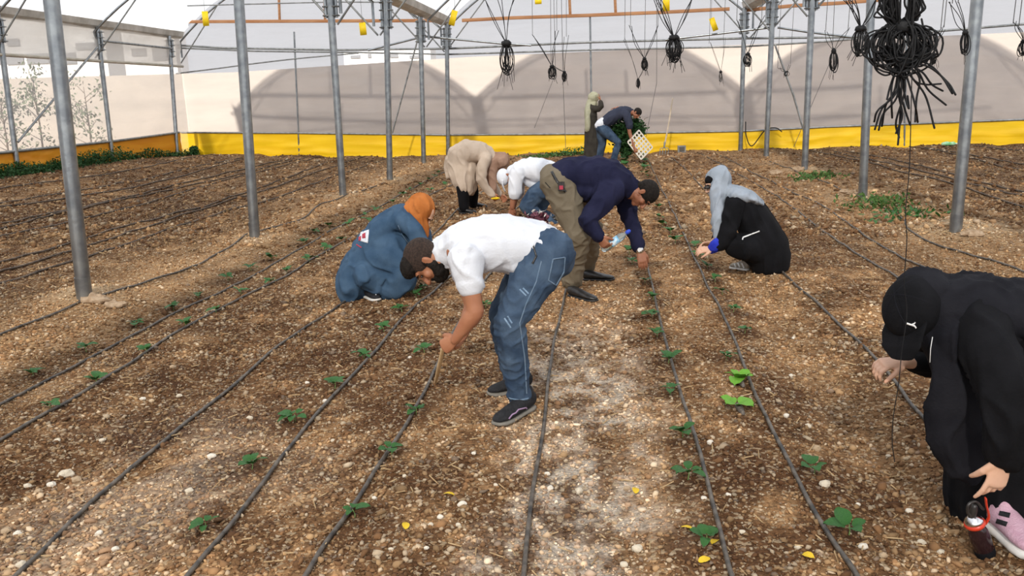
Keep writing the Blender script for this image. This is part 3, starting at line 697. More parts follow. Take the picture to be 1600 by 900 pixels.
# --- outside: boundary wall, buildings, saplings
M['block'] = mat('cream_render', (.52, .465, .41, 1), .9, (.57, .51, .45, 1), .8, .2, 6, stretch=(.4, .4, 3))
def bw():
    Yb = 26.9; top = [(-60, 2.9), (-22, 2.75), (-12, 2.62), (-4, 2.78), (6, 2.78), (14, 2.8), (40, 2.85)]
    root = empty('boundary_wall', (0, Yb, 0), label='cream block wall standing outside beyond the far film wall', cat='wall')
    V = []; 
    for x, z in top: yy = Yb - .0875*x; V += [(x, yy-Yb, -.2), (x, yy-Yb, z), (x, yy+.25-Yb, z), (x, yy+.25-Yb, -.2)]
    Fs = []
    for i in range(len(top)-1): Fs += [[4*i+j, 4*i+4+j, 4*i+4+(j+1) % 4, 4*i+(j+1) % 4] for j in range(4)]
    meshobj('wall_face', V, Fs, M['block'], root, smooth=False)
    for k in ():
        z = .36*k; v, f = loft([(-30, 30*.0875-.012, z), (25, -25*.0875-.012, z)], [(.003, .006)]*2, (0, 0, 1), 4, cap=False)
        meshobj('course_joint', v, f, M['block'], root, smooth=False)
M['joint'] = mat('wall_joint', (.60, .53, .45, 1), .9, None, 1, 0)
bw()
M['plaster'] = mat('white_plaster', (.9, .9, .9, 1), .8, (.94, .94, .94, 1), .5, .1, 3); M['dark_glass'] = mat('window_dark', (.30, .31, .33, 1), .3, None, 1, 0)
def building(px0, px1, ytop, ybot, Y, wins, label):
    a = P(px0, ybot, Y); b_ = P(px1, ytop, Y); x0_, x1_ = a[0], b_[0]; z1 = b_[2]
    root = empty('building', ((x0_+x1_)/2, Y, 0), label=label, cat='building'); o = np.array([(x0_+x1_)/2, Y, 0])
    v, f = bx(((x0_+x1_)/2, Y+.8, z1/2), (x1_-x0_, 1.6, z1)); meshobj('walls', v-o, f, M['plaster'], root, smooth=False)
    for wx0, wy0, wx1, wy1 in wins:
        p = P(wx0, wy1, Y-.02); q = P(wx1, wy0, Y-.02); v, f = bx(((p+q)/2), (q[0]-p[0], .12, q[2]-p[2])); meshobj('window', v-o, f, M['dark_glass'], root, smooth=False)
building(-60, 158, 20, 110, 42, [(12,84,36,101),(44,83,75,100),(102,82,118,100),(-30,84,0,101),(12,60,30,72),(120,66,150,78)], 'white building with dark windows beyond the boundary wall at far left')
building(166, 270, 40, 110, 56, [(180,86,188,93),(207,75,228,88),(240,72,262,95)], 'white building with small openings left of the corner post, beyond the wall')
building(538, 672, 76, 100, 48, [(548,86,563,91),(575,84,580,90),(610,84,622,90),(640,86,655,91)], 'low white building just above the boundary wall behind the left posts')
def leafy(name, centers, n, size, m, parent=None, rnd=None, **kw):
    V = []; Fs = []
    for c, r in centers:
        for _ in range(int(n)):
            d = RNG.normal(0, .5, 3)*r; p = np.array(c)+d; a = nrm(RNG.normal(0, 1, 3)); b_ = nrm(np.cross(a, RNG.normal(0, 1, 3))); s = size*(.6+.8*RNG.random()); k = len(V)
            V += [p-a*s, p+b_*s*.45, p+a*s, p-b_*s*.45]; Fs.append([k, k+1, k+2, k+3])
    return meshobj(name, V, Fs, m, parent, smooth=False)
M['tree'] = mat('grey_green_leaf', (.13, .18, .10, 1), .8, (.20, .24, .14, 1), 3, 0); M['bark'] = mat('bark', (.16, .12, .08, 1), .9, None, 5, .4, 20)
for px, yt, yb, X, lb in ((66, 112, 232, -13.6, 'sparse sapling seen through the left film wall, left of the nearest post'), (142, 130, 226, -13.8, 'sparse sapling seen through the left film wall, right of the nearest post'), (12, 150, 240, -13.5, 'sparse sapling at the left edge outside the left film wall')):
    b_ = PX(px, yb, X); b_[2] = .1; t_ = PX(px, yt, X); root = empty('sapling', b_, label=lb, cat='tree'); hh = t_[2]-.1
    v, f = loft([(0, 0, -.2), (.03, 0, hh*.5), (0, .03, hh*.95)], [.03, .018, .006], (1, 0, 0), 7); meshobj('trunk', v, f, M['bark'], root)
    cs = []
    for i in range(16):
        a = RNG.random()*6.28; z = hh*(.18+.8*RNG.random()); rr = .75*(1-z/hh*.55)*(.3+.7*RNG.random()); e = np.array([math.cos(a)*rr, math.sin(a)*rr, z+.15]); cs.append((e, .28)); v, f = loft([(0, 0, z-.15), e], [.010, .004], (0, 0, 1), 5); meshobj('branch', v, f, M['bark'], root)
    leafy('foliage', cs, 26, .05, M['tree'], root)

# ================================================================ drip lines
def dripline(pix, label, r=.0095, m='drip', cat='drip line', ext=None, far=False, wob=.02):
    pts = [G(*p) for p in pix]
    if ext is not None: pts.append(np.array(ext, float))
    if far:
        q = pts[-1]; d_ = nrm(pts[-1]-pts[-2]); 
    L = sum(np.linalg.norm(b-a) for a, b in zip(pts[:-1], pts[1:])); n = int(max(20, min(170, L/.09)))
    q = np.array(fine(pts, n)); s = np.arange(n)
    ph = RNG.random()*9; q[:, 0] += wob*(fbm(q[:, 1]*1.4+ph, q[:, 1]*0+ph, 3, 7)-.44)*1.4
    z = terrain(q[:, 0], q[:, 1]); zz = z.copy()
    for _ in range(3): zz[1:-1] = np.maximum((zz[:-2]+zz[1:-1]+zz[2:])/3, z[1:-1]-.003)
    q[:, 2] = zz + r*1.25
    v, f = loft(list(q), [r]*n, (0, 0, 1), 8)
    o = meshobj('drip_line', v, f, M[m], origin=q[0]); add(o, label, cat, 'drip lines on the beds'); del o['group']; return o
dripline([(-40,657),(0,635),(144,560),(224,518),(292,482),(356,452),(424,416),(496,376),(536,354),(600,320),(650,292),(700,268),(740,250)], 'drip line with seedlings, upper of the close pair crossing the left beds')
dripline([(-40,712),(0,692),(70,650),(150,603),(240,544),(296,510),(360,476),(424,444),(496,402),(536,380),(600,345),(660,312),(715,285),(770,258)], 'drip line with seedlings, lower of the close pair crossing the left beds')
dripline([(0,924),(30,900),(110,820),(165,770),(260,690),(360,610),(445,535),(515,490),(560,455),(620,415),(690,355),(722,324),(780,285),(830,252)], 'drip line without seedlings running under the woman in denim')
dripline([(285,920),(300,900),(360,830),(430,733),(480,670),(540,600),(600,535),(640,490),(690,445),(750,385),(800,335),(850,290),(890,250)], 'drip line ending lower left that passes under the head of the man in white shirt')
dripline([(465,920),(480,900),(545,805),(600,722),(650,640),(690,560),(728,490),(765,430),(810,375),(850,325),(890,280),(915,248)], 'drip line beneath the hand and stick of the nearest bending man')
dripline([(818,920),(820,900),(830,800),(845,700),(855,600),(870,520),(885,450),(897,400),(910,340),(925,290),(936,250)], 'drip line down the pale path right of the black shoes')
dripline([(1152,920),(1145,900),(1125,830),(1090,700),(1080,660),(1055,590),(1030,500),(1015,430),(1005,400),(996,350),(988,300),(984,275),(978,250),(976,241)], 'drip line under the watch hand of the man in navy')
dripline([(1346,920),(1335,900),(1260,780),(1190,640),(1140,520),(1100,440),(1060,350),(1030,290),(1010,245),(1006,240)], 'drip line at the fingertips of the woman in grey headscarf')
dripline([(1520,720),(1445,660),(1390,590),(1300,500),(1225,430),(1160,352),(1108,305),(1075,270),(1048,246)], 'drip line running from beneath the black coat to the woman in black cap')
dripline([(1560,560),(1480,490),(1400,435),(1310,380),(1240,327),(1198,299),(1147,269),(1091,239)], 'left one of the two drip lines right of the black coat')
dripline([(1580,500),(1500,450),(1447,421),(1367,379),(1289,326),(1240,303),(1210,287),(1168,266),(1117,239)], 'right one of the two drip lines right of the black coat')
dripline([(1202,253),(1242,268),(1281,283),(1314,298),(1342,308),(1379,326),(1410,343),(1418,359),(1444,376),(1491,392),(1553,410),(1600,427),(1640,440)], 'winding dark hose passing between the nearest two right posts', wob=.03)
dripline([(-40,545),(0,526),(120,476),(168,460),(240,438),(300,418),(340,397),(384,368),(416,360),(472,344),(500,320),(540,306),(600,286)], 'winding dark hose along the sandy strip past the two nearest left posts', wob=.03)
FARL = [([(-30,456),(0,445),(120,408),(200,382),(280,354),(360,328),(440,308),(528,274),(600,250)], 'first drip line beyond the sandy strip on the left'),
 ([(-30,436),(0,426),(120,392),(200,364),(280,338),(380,308),(440,290),(528,260),(570,245)], 'second drip line beyond the sandy strip on the left'),
 ([(-30,421),(0,412),(116,379),(200,354),(280,332),(340,316),(440,282),(510,255)], 'third drip line beyond the sandy strip on the left'),
 ([(-30,380),(0,371),(120,344),(240,316),(340,286),(440,260),(500,244)], 'fourth drip line beyond the sandy strip on the left'),
 ([(-30,366),(0,359),(120,330),(240,303),(320,286),(400,266),(480,246)], 'fifth drip line beyond the sandy strip on the left'),
 ([(-30,357),(0,350),(120,327),(240,298),(360,270),(460,248)], 'sixth drip line beyond the sandy strip on the left'),
 ([(-30,325),(0,319),(120,300),(240,278),(380,248)], 'third drip line from the left film wall'),
 ([(-30,329),(0,324),(120,308),(240,286),(330,262),(380,250)], 'fourth drip line from the left film wall'),
 ([(-30,300),(0,296),(120,280),(240,260),(332,242)], 'drip line nearest the weeds at the left film wall')]
for p_, lb in FARL: dripline(p_, lb, .012, 'drip_far')
FARR = [([(1264,236),(1329,250),(1398,267),(1491,290),(1600,325),(1640,338)], 'first drip line beyond the right post row, nearest the posts'),
 ([(1304,238),(1360,250),(1413,262),(1507,286),(1600,307),(1640,317)], 'second drip line beyond the right post row'),
 ([(1320,237),(1400,251),(1460,266),(1522,283),(1600,301),(1640,311)], 'third drip line beyond the right post row'),
 ([(1413,228),(1491,242),(1600,267),(1640,276)], 'fourth drip line beyond the right post row'),
 ([(1444,231),(1520,243),(1600,258),(1640,266)], 'fifth drip line beyond the right post row'),
 ([(1522,228),(1600,237),(1640,242)], 'drip line farthest right near the yellow skirt')]
for p_, lb in FARR: dripline(p_, lb, .012, 'drip_far')

# ================================================================ seedlings
def leaf_mesh(L, Wd, droop=.25, fold=.12, n=7):
    V = []; Fs = []
    for i in range(n+1):
        t = i/n; wv = Wd*math.sin(PI*min(1, t*.93+.06))**.65*(1 + .12*math.sin(t*22)); z = -droop*L*t*t + .10*L*math.sin(t*PI)
        for s in (-1, -.5, 0, .5, 1): V.append((s*wv/2, t*L, z - fold*L*(.35-abs(s)*.55) + .02*L*math.sin(t*17+s*3)))
    for i in range(n):
        for j in range(4): a = i*5+j; Fs.append([a, a+1, a+6, a+5])
    return V, Fs
def leaf_data(m, k):
    v, f = leaf_mesh(1.0, [.85, .95, .75][k], [.3, .15, .45][k]); me = bpy.data.meshes.new('leaf'); me.from_pydata(v, [], f); me.materials.append(m); me.polygons.foreach_set('use_smooth', [True]*len(f)); return me
LD = {m: [leaf_data(M[m], k) for k in range(3)] for m in ('leaf', 'leaf_bright')}
ordw = ['nearest', 'second', 'third', 'fourth', 'fifth', 'sixth', 'seventh', 'eighth', 'ninth', 'tenth', 'eleventh', 'twelfth', 'thirteenth', 'fourteenth']
def seedling(g, label, m='leaf', s=1.0, nleaf=5, group='cucumber seedlings on the beds', big=True, up=.045):
    root = empty('seedling', g, label=label, cat='seedling', group=group); a0 = random.random()*6.28
    top = np.array([random.uniform(-.01, .01), random.uniform(-.01, .01), up*s])
    v, f = loft([(0, 0, -.02), top*.5+[.003, 0, 0], top], [.003*s, .0026*s, .002*s], (1, 0, 0), 6); meshobj('stem', v, f, M['stem'], root)
    for i in range(nleaf):
        a = a0 + i*6.28/nleaf + random.uniform(-.35, .35); L = (.052 + .03*random.random())*s * (1.15 if i < 2 else .85)
        o = bpy.data.objects.new('leaf', LD[m][random.randrange(3)]); COL.objects.link(o); o.parent = root
        e = top*(.7+.3*random.random()); pl_ = .016*s
        o.location = (e[0]+math.cos(a)*pl_, e[1]+math.sin(a)*pl_, e[2]+.004)
        o.rotation_euler = (random.uniform(.2, .85), random.uniform(-.25, .25), a-PI/2); o.scale = (L, L, L)
    return root
for row, i, g in SEEDS:
    dist = g[1]
    s = .80 if dist < 8 else 1.0
    seedling(g, f'{ordw[i]} green seedling in the {row}', s=s*random.uniform(.9, 1.15), nleaf=random.choice((4, 5, 5, 6)))
for px, py, lb in ((1154,598,'bright green seedling lying upper of two on the bed, root plug showing'), (1153,640,'bright yellow green seedling lying lower of two, dark root plug below it')):
    g = G(px, py); r_ = seedling(g, lb, 'leaf_bright', 1.15, 6, up=.03); del r_['group']
    v, f = loft([(.01, -.10, .016), (.005, -.05, .02), (0, -.01, .022)], [.010, .017, .019], (0, 0, 1), 8); meshobj('root_plug', v, f, M['plug'] if 'plug' in M else M.setdefault('plug', mat('root_plug', (.10, .085, .075, 1), .95, (.22, .19, .16, 1), 60, .6, 120)), r_)
g = G(1087, 388); seedling(g, 'small seedling being set between the hands of the woman in grey headscarf', nleaf=4)['group'] = 'cucumber seedlings on the beds'
# far rows seedlings not singly traced but standing in line
def rowfill(pa, pb, n, lb, s=1.1, m='leaf'):
    A, B = G(*pa), G(*pb)
    for i in range(n):
        q = seg(A, B, (i+.5)/n) + [random.uniform(-.05, .05), random.uniform(-.15, .15), 0]; q[2] = ground_at(q[0], q[1])
        seedling(q, f'{ordw[i]} small seedling {lb}', m, s, 4)
rowfill((536,362),(690,270), 10, 'of the upper left pair beyond the post')
rowfill((560,358),(700,288), 7, 'of the lower left pair behind the woman in denim')
rowfill((976,262),(974,241), 5, 'left below the hanging crate', 1.4)
rowfill((1014,276),(1002,243), 6, 'right below the hanging crate', 1.4)
rowfill((860,246),(915,242), 5, 'by the yellow skirt left of the standing woman', 1.5)
# fallen yellow leaves
for i, (px, py) in enumerate([(993,775),(1083,832),(1121,848),(1254,870),(1092,883),(634,831),(710,778)]):
    g = G(px, py); o = bpy.data.objects.new('fallen_leaf', LD['leaf'][0].copy() if i == 0 else yl); 
    if i == 0: yl = o.data; yl.materials.clear(); yl.materials.append(mat('yellow_leaf', (.72, .50, .02, 1), .7, (.6, .38, .03, 1), 10, 0))
    COL.objects.link(o); o.location = tuple(g+[0, 0, .012]); o.rotation_euler = (.3, .2, i*1.3); o.scale = (.035, .045, .035); add(o, ['small yellow fallen leaf by the fourth seedling right of the path', 'small yellow fallen leaf left of the lower right seedling, upper one', 'small yellow fallen leaf beside the nearest seedling right of the path', 'small yellow fallen leaf at the bottom edge between two drip lines', 'small yellow fallen leaf at the bottom beside the path line pair', 'small yellow fallen leaf right of the stick line, lower middle', 'small yellow fallen leaf left of the pale path, lower middle'][i], 'leaf', 'fallen yellow leaves')

# weeds along the left wall: uncountable
def weeds(name, pts, hgt, N, label, m='weed', wl=.10):
    V = []; Fs = []; pts = [np.asarray(p) for p in pts]
    for _ in range(N):
        u = RNG.random()*(len(pts)-1); i = int(u); c = seg(pts[i], pts[i+1], u-i) + np.array([RNG.normal(0, .22), RNG.normal(0, .2), 0]); c[0] = max(c[0], XL+.25); c[1] = min(c[1], WY(c[0])-.35); c[2] = ground_at(c[0], c[1])
        clump = .35 + 1.1*float(vnoise(np.array([c[1]*1.3]), np.array([c[0]*1.3]), 3)[0]); h = hgt*clump*(.4+.7*RNG.random())
        p = c + np.array([RNG.normal(0, .05), RNG.normal(0, .05), h*RNG.random()]); a = nrm(RNG.normal(0, 1, 3)+[0, 0, .5]); b_ = nrm(np.cross(a, RNG.normal(0, 1, 3))); s = wl*(.5+.6*RNG.random())*.5; k = len(V)
        V += [p-a*s, p+b_*s*.4, p+a*s, p-b_*s*.4]; Fs.append([k, k+1, k+2, k+3])
    add(meshobj(name, V, Fs, M[m], smooth=False), label, 'weeds', kind='stuff')
weeds('weed_strip', [G(-40, 283), G(28, 272), G(100, 262), G(175, 252), G(240, 243), G(284, 240)], .24, 8000, 'green weeds growing along the foot of the orange-shaded skirt', 'leaf_dark', .09)
weeds('weed_patch', [G(1262, 275), G(1290, 280)], .08, 260, 'small weed patch by the hose near the third right post')
weeds('weed_patch', [G(1360, 312), G(1385, 325)], .14, 300, 'weed patch right of the second right post', 'weed')
weeds('weed_patch', [G(1418, 325), G(1432, 335), G(1400, 345)], .07, 220, 'low green weeds where the hose bends', 'leaf')
weeds('weed_patch', [G(840, 246), G(912, 241)], .16, 700, 'green scraps on the soil by the yellow skirt left of the standing woman')

# stones and lumps at the post feet
for px, py, sx, lb in ((150,470,.11,'lump of dried cement beside the foot of the nearest left post'), (178,478,.09,'smaller lump of dried cement right of the nearest left post'), (1247,266,.12,'flat stone at the foot of the third right post'), (1212,271,.13,'flat stone left of the foot of the third right post'), (1325,304,.16,'flat stone left of the second right post'), (1520,368,.10,'crumbly lump right of the nearest right post')):
    g = G(px, py); v, f = ell((0, 0, .01), (sx, sx*.7, sx*.4), None, 14, 9); v = v*(1+.6*np.array([[mnoise.noise(Vector(q)*22+Vector((px, 0, 0)))] for q in v])); add(meshobj('stone_lump', v, f, M['concrete'], smooth=False, origin=None), lb, 'stone').location = tuple(g)

# ================================================================ sticky cards
M['thread'] = mat('thin_wire', (.12, .12, .12, 1), .6, None, 5, 0)
for px, py, w_, h_, Y, rz, tilt, lb in ((321,29,9,20,21,.1,.0,'yellow sticky card hanging at the left below the timber beam'), (567,45,10,18,19,-.1,.05,'yellow sticky card hanging between the third and fourth left posts'), (708,28,9,22,19,.2,-.3,'tilted yellow sticky card at the end of the left gutter'), (841,2,10,8,20,0,0,'yellow sticky card cut by the top edge, middle bay'), (1041,4,10,24,20,0,0,'yellow sticky card above the timber beam, right part of middle bay'), (1115,38,8,19,21,.1,.35,'tilted yellow sticky card hanging left of the last right post')):
    c = P(px, py, Y); dist = F/np.linalg.norm(c-CAM); root = empty('sticky_card', c, label=lb, cat='sticky trap'); W_, H_ = w_/dist, h_/dist
    fr = np.array([[math.cos(tilt), 0, math.sin(tilt)], [0, 1, 0], [-math.sin(tilt), 0, math.cos(tilt)]])
    n = 6; V = [];
    for side_ in (-1, 1):
        for i in range(n+1):
            for j in (0, 1): u = i/n-.5; V.append(np.array([u*W_, .02*math.cos(u*PI) + .002*side_, (j-.5)*H_]) @ fr)
    m_ = 2*(n+1); Fs = []
    for i in range(n): Fs += [[2*i, 2*i+2, 2*i+3, 2*i+1], [m_+2*i, m_+2*i+1, m_+2*i+3, m_+2*i+2], [2*i, m_+2*i, m_+2*i+2, 2*i+2], [2*i+1, 2*i+3, m_+2*i+3, m_+2*i+1]]
    meshobj('card', V, Fs, M['sticky'], root)
    t_ = np.array([0, 0, H_/2]) @ fr; v, f = loft([t_, (t_[0], 0, roof_z(c[0])-c[2])], [.004, .004], (1, 0, 0), 5); meshobj('wire', v, f, M['thread'], root)

# ================================================================ hanging twine bundles
def bundle(px, py, wpx, hpx, Y, tops, label, tails=6, thick=1.0, loops=9):
    c = P(px, py, Y); sc = np.linalg.norm(c-CAM)/F; root = empty('twine_bundle', c, label=label, cat='twine bundle'); Wb, Hb = wpx*sc, hpx*sc
    kn = np.array([0, 0, Hb*.5]); rad = .007*thick*(Y/14)
    for i in range(loops):
        a = RNG.random()*PI; ox = RNG.normal(0, .12)*Wb; ww = Wb*(.25+.25*RNG.random()); hh = Hb*(.75+.3*RNG.random()); pts = []
        for t in np.linspace(0, 2*PI, 13): pts.append(kn + np.array([ox*(1-math.cos(t))*.5 + math.sin(t)*ww*math.cos(a), math.sin(t)*ww*math.sin(a)*.6, -hh*.5*(1-math.cos(t))]))
        v, f = loft(fine(pts, 22), [rad]*22, (.1, 1, .2), 6, cap=False); meshobj('loop', v, f, M['cord'], root)
    v, f = ell(kn, (Wb*.28, Wb*.26, Hb*.14), None, 10, 7); v = v + RNG.normal(0, Wb*.02, v.shape); meshobj('knot', v, f, M['cord'], root)
    for tx, ty in tops:
        p = P(tx, ty, Y)-c; k = 3 if thick >= 1 else 2
        for j in range(k):
            mid = seg(kn, p, .5) + RNG.normal(0, .02, 3); v, f = loft(fine([kn, mid, p + RNG.normal(0, .02, 3)], 10), [rad*.9]*10, (.1, 1, .2), 6); meshobj('hanging_cord', v, f, M['cord'], root)
        up_ = p.copy(); wx = (c+p)[0]; up_[2] = max(roof_z(np.clip(wx, XL, 19.7)) - c[2] - .02, p[2]+.05); up_[0] += .05; v, f = loft([p, up_], [.004, .004], (1, 0, 0), 5); meshobj('wire', v, f, M['thread'], root)
    for i in range(tails):
        e = np.array([RNG.normal(0, .3)*Wb, RNG.normal(0, .1)*Wb, -Hb*(.55+.45*RNG.random())]); v, f = loft(fine([kn, seg(kn, e, .5)+RNG.normal(0, .1, 3)*Wb, e], 8), [rad*.6]*8, (.1, 1, .2), 5); meshobj('tail', v, f, M['cord'], root)
bundle(792, 93, 26, 46, 9, [(752,-6),(775,-20),(806,-8)], 'black twine bundle hanging left of the middle, long limp loops', 9, .9, 12)
bundle(863, 114, 14, 18, 14, [(832,53),(870,48)], 'small black twine bundle hanging on a V of cord, left one of a close pair', 3, .8)
bundle(882, 120, 9, 14, 14, [(861,100),(885,57)], 'smaller black twine bundle just right of its close pair', 3, .6)
bundle(1053, 78, 28, 34, 9, [(1020,-4),(1028,-8),(1084,-8)], 'large round black twine bundle hanging right of the middle on a wide V', 12, 1.0, 16)
bundle(1007, 101, 11, 17, 14, [(985,42),(1028,42)], 'black twine bundle hanging on a V left of the large round bundle', 3, .8)
bundle(997, 131, 7, 13, 14, [(976,62),(1007,95)], 'tiny low black twine bundle above the far bending man', 2, .5)
bundle(1126, 120, 8, 14, 16, [(1108,68),(1131,55)], 'tiny black twine bundle left of the last right post', 3, .4, 5)
bundle(1168, 94, 13, 17, 13, [(1151,32),(1190,30)], 'black twine bundle hanging in front of the last right post', 3, .8)
bundle(1302, 98, 12, 32, 12, [(1290,48),(1325,46)], 'slim black twine bundle hanging between the second and third right posts', 4, .7)
bundle(1344, 66, 27, 36, 7.5, [(1320,-6),(1372,-6),(1330,-9)], 'bulky black twine bundle overlapping the second right post', 4, 1.1, 16)
bundle(1459, 93, 13, 14, 9, [(1475,42),(1470,44)], 'small round black twine bundle right of the big cable coil', 4, .7)
bundle(1507, 68, 14, 28, 8, [(1488,5),(1497,4)], 'black twine bundle left of the nearest right post top', 3, .9)
bundle(1598, 76, 12, 18, 9, [(1583,36),(1592,40)], 'black twine bundle cut by the right frame edge', 4, .8)
bundle(1229, 116, 10, 7, 16, [(1215,106),(1235,100)], 'tiny knotted twine on the slanted brace of the right row', 2, .5, 4)

# big cable coil
Yc = 4.3; cc0 = P(1411, 40, Yc); scq = np.linalg.norm(cc0-CAM)/F
root = empty('cable_coil', cc0, label='big tangled coil of black cable hanging upper right, loose ends splaying down', cat='cable coil')
def rel(px, py, dy=0): return P(px, py, Yc+dy) - cc0
t1 = rel(1410, 42); t2 = rel(1409, 97)
def loop_between(a, b_, wd, k, tilt):
    pts = []
    for t in np.linspace(0, 2*PI, 15):
        q = seg(a, b_, .5*(1-math.cos(t))); q = q + np.array([math.cos(k)*wd*math.sin(t)*(1+.12*math.sin(2*t+tilt)), math.sin(k)*wd*math.sin(t)*.6, .02*math.sin(3*t+tilt)]) + RNG.normal(0, .004, 3); pts.append(q)
    return fine(pts, 34)
for i in range(30):
    top = rel(1411+RNG.normal(0, 6), -22-RNG.random()*20, RNG.normal(0, .03)); pts = loop_between(t1+RNG.normal(0, .008, 3), top, (26*scq)*(.35+.75*RNG.random()), RNG.normal(0, .5)+(PI if i % 2 else 0), RNG.random()*6)
    v, f = loft(pts, [.0046]*34, (0, 1, 0), 6, cap=False); meshobj('upper_loop', v, f, M['cord'], root)
for i in range(42):
    low = rel(1409+RNG.normal(0, 9), 98+RNG.normal(0, 9), RNG.normal(0, .03)); pts = loop_between(t1+RNG.normal(0, .01, 3), low, (42*scq)*(.25+.8*RNG.random()), RNG.normal(0, .55)+(PI if i % 2 else 0), RNG.random()*6)
    v, f = loft(pts, [.0046]*34, (0, 1, 0), 6, cap=False); meshobj('lower_loop', v, f, M['cord'], root)
for p_ in (((1376,52),(1366,100),(1380,117),(1396,112),(1408,90)), ((1392,60),(1372,96),(1390,110),(1404,98)), ((1440,30),(1448,70),(1454,90),(1430,100),(1410,97)), ((1380,8),(1366,26),(1392,28),(1408,40))):
    v, f = loft(fine([rel(*q) for q in p_], 30), [.0046]*30, (0, 1, 0), 6); meshobj('loose_loop', v, f, M['cord'], root)
ENDS = [((1409,97),(1450,104),(1480,128),(1493,148)), ((1409,97),(1432,108),(1450,140),(1478,164)), ((1412,97),(1440,112),(1456,132),(1473,142)), ((1409,97),(1424,120),(1446,150),(1460,200)), ((1409,97),(1420,130),(1430,165),(1434,191)), ((1409,97),(1436,120),(1432,155),(1430,190)), ((1409,97),(1404,130),(1412,165),(1422,195)), ((1409,97),(1408,150),(1406,190),(1403,226)), ((1407,97),(1404,145),(1410,180),(1400,208)), ((1405,97),(1394,130),(1393,160),(1394,184)), ((1405,97),(1396,120),(1390,138),(1386,155)), ((1407,97),(1402,140),(1378,170),(1367,202)), ((1405,97),(1398,140),(1384,165),(1378,197)), ((1404,97),(1400,145),(1372,172),(1366,190)), ((1405,97),(1402,150),(1380,178),(1373,203)), ((1414,97),(1428,125),(1446,132),(1470,131)), ((1409,97),(1412,140),(1420,170),(1418,150)), ((1409,97),(1414,140),(1400,190),(1405,215)), ((1411,97),(1446,98),(1470,118),(1488,146))]
for e in ENDS:
    q = fine([rel(x, y, RNG.normal(0, .01)*k) for k, (x, y) in enumerate(e)], 18); v, f = loft(q, [.0048]*18, (0, 1, 0), 6); meshobj('cable_end', v, f, M['cord'], root)
for t_, h_ in ((t1, .035), (t2, .03)):
    v, f = loft([t_-[0, 0, h_/2], t_+[0, 0, h_/2]], [.035, .038], (1, 0, 0), 12, capk=.3); meshobj('tie', v+RNG.normal(0, .002, v.shape), f, M['cord'], root)
v, f = loft([rel(1411, -42), np.array([0, 0, roof_z(cc0[0])-cc0[2]])], [.01, .01], (1, 0, 0), 8); meshobj('hanging_cord', v, f, M['cord'], root)
# single wires
Yw = 2.95
pipe('hanging_wire', [P(1432, -900, Yw), P(1428,-60,Yw), P(1424,150,Yw), P(1421,260,Yw), P(1415,330,Yw), P(1417,375,Yw), P(1413,440,Yw), P(1417,490,Yw), P(1409,550,Yw), P(1404,600,Yw), P(1396,650,Yw), P(1394,690,Yw), P(1398,722,Yw)], .0016, M['cord'], 'long thin dark wire hanging down in front of the black cap', 'wire', n=6, smooth_n=60)
for (a, b_, Y, lb) in (((880,134),(884,232),20,'thin vertical cord hanging behind the small twine pair'), ((1300,90),(1240,230),19,'slack grey cord sloping left from the slim bundle'), ((1026,130),(1010,210),20,'faint cord slanting down left of the fork'), ((868,345-230),(835,200),21,'faint cord slanting left of the centre end post')):
    p, q = P(*a, Y), P(*b_, Y); pipe('slack_cord', [np.array([p[0], p[1], roof_z(p[0])]), p, q], .006, M['thread'], lb, 'cord', n=6)
pipe('black_hose', [W(1165,190,.35), W(1166,212,.4), W(1175,228,.4), W(1195,204,.35), W(1212,200,.3), W(1222,206,.3)], .014, M['cord'], 'loose black hose looping at the foot of the last right post', 'hose', n=8, smooth_n=40)

# ================================================================ pitchfork, box, litter
b_ = P(1036, 236, 22.6); b_[2] = ground_at(b_[0], b_[1]); tp_ = P(1051, 154, 23.3); root = empty('pitchfork', b_, label='wooden handled pitchfork leaning on the far film wall', cat='pitchfork')
O = lambda p: np.asarray(p)-b_
nk = seg(b_, tp_, .17); v, f = loft([O(nk), O(seg(b_, tp_, .6))+[.01, 0, 0], O(tp_)], [.020, .018, .018], (1, 0, 0), 10); meshobj('handle', v, f, mat('bare_wood', (.60, .50, .38, 1), .7, (.48, .38, .27, 1), 8, .2, 40), root)
v, f = loft([O(seg(b_, tp_, .12)), O(nk)+[0, 0, .06]], [.018, .024], (1, 0, 0), 8); meshobj('socket', v, f, M['steel_dark'], root)
for k in (-1.5, -.5, .5, 1.5):
    c = O(seg(b_, tp_, .12)); x = k*.07; v, f = loft(fine([c, c+[x*.8, 0, -.01], c+[x, -.02, -.06], [x+c[0]-.02, -.03, -.02]], 14), [.009]*13+[.003], (0, 1, 0), 6); meshobj('tine', v, f, M['steel_dark'], root)
g = P(1065, 236, 22.8); g[2] = ground_at(g[0], g[1]); root = empty('metal_box', g, label='small dark grey box on the soil against the yellow skirt right of the fork', cat='box')
v, f = bx((0, 0, .09), (.20, .16, .17)); meshobj('casing', v, f, M['steel_dark'], root, smooth=False); v, f = bx((0, -.09, .09), (.13, .02, .11)); meshobj('front_panel', v, f, mat('box_panel', (.10, .09, .08, 1), .6, None, 3, 0), root, smooth=False)
g = G(1484, 228); root = empty('plastic_bottle', g, label='crushed green plastic bottle lying by the yellow skirt at right', cat='bottle')
v, f = loft([(-.16, 0, .05), (-.08, 0, .06), (.02, .02, .05), (.09, .02, .055), (.14, .03, .05), (.17, .03, .05)], [.045, .055, .045, .05, .025, .014], (0, 1, 0), 10); meshobj('bottle_body', v, f, mat('green_plastic', (.12, .45, .12, 1), .3, (.45, .65, .5, 1), 14, .3, 30), root)
v, f = loft([(.17, .03, .05), (.20, .03, .05)], [.018, .018], (0, 1, 0), 8); meshobj('cap', v, f, mat('white_cap', (.75, .78, .75, 1), .4, None, 3, 0), root)

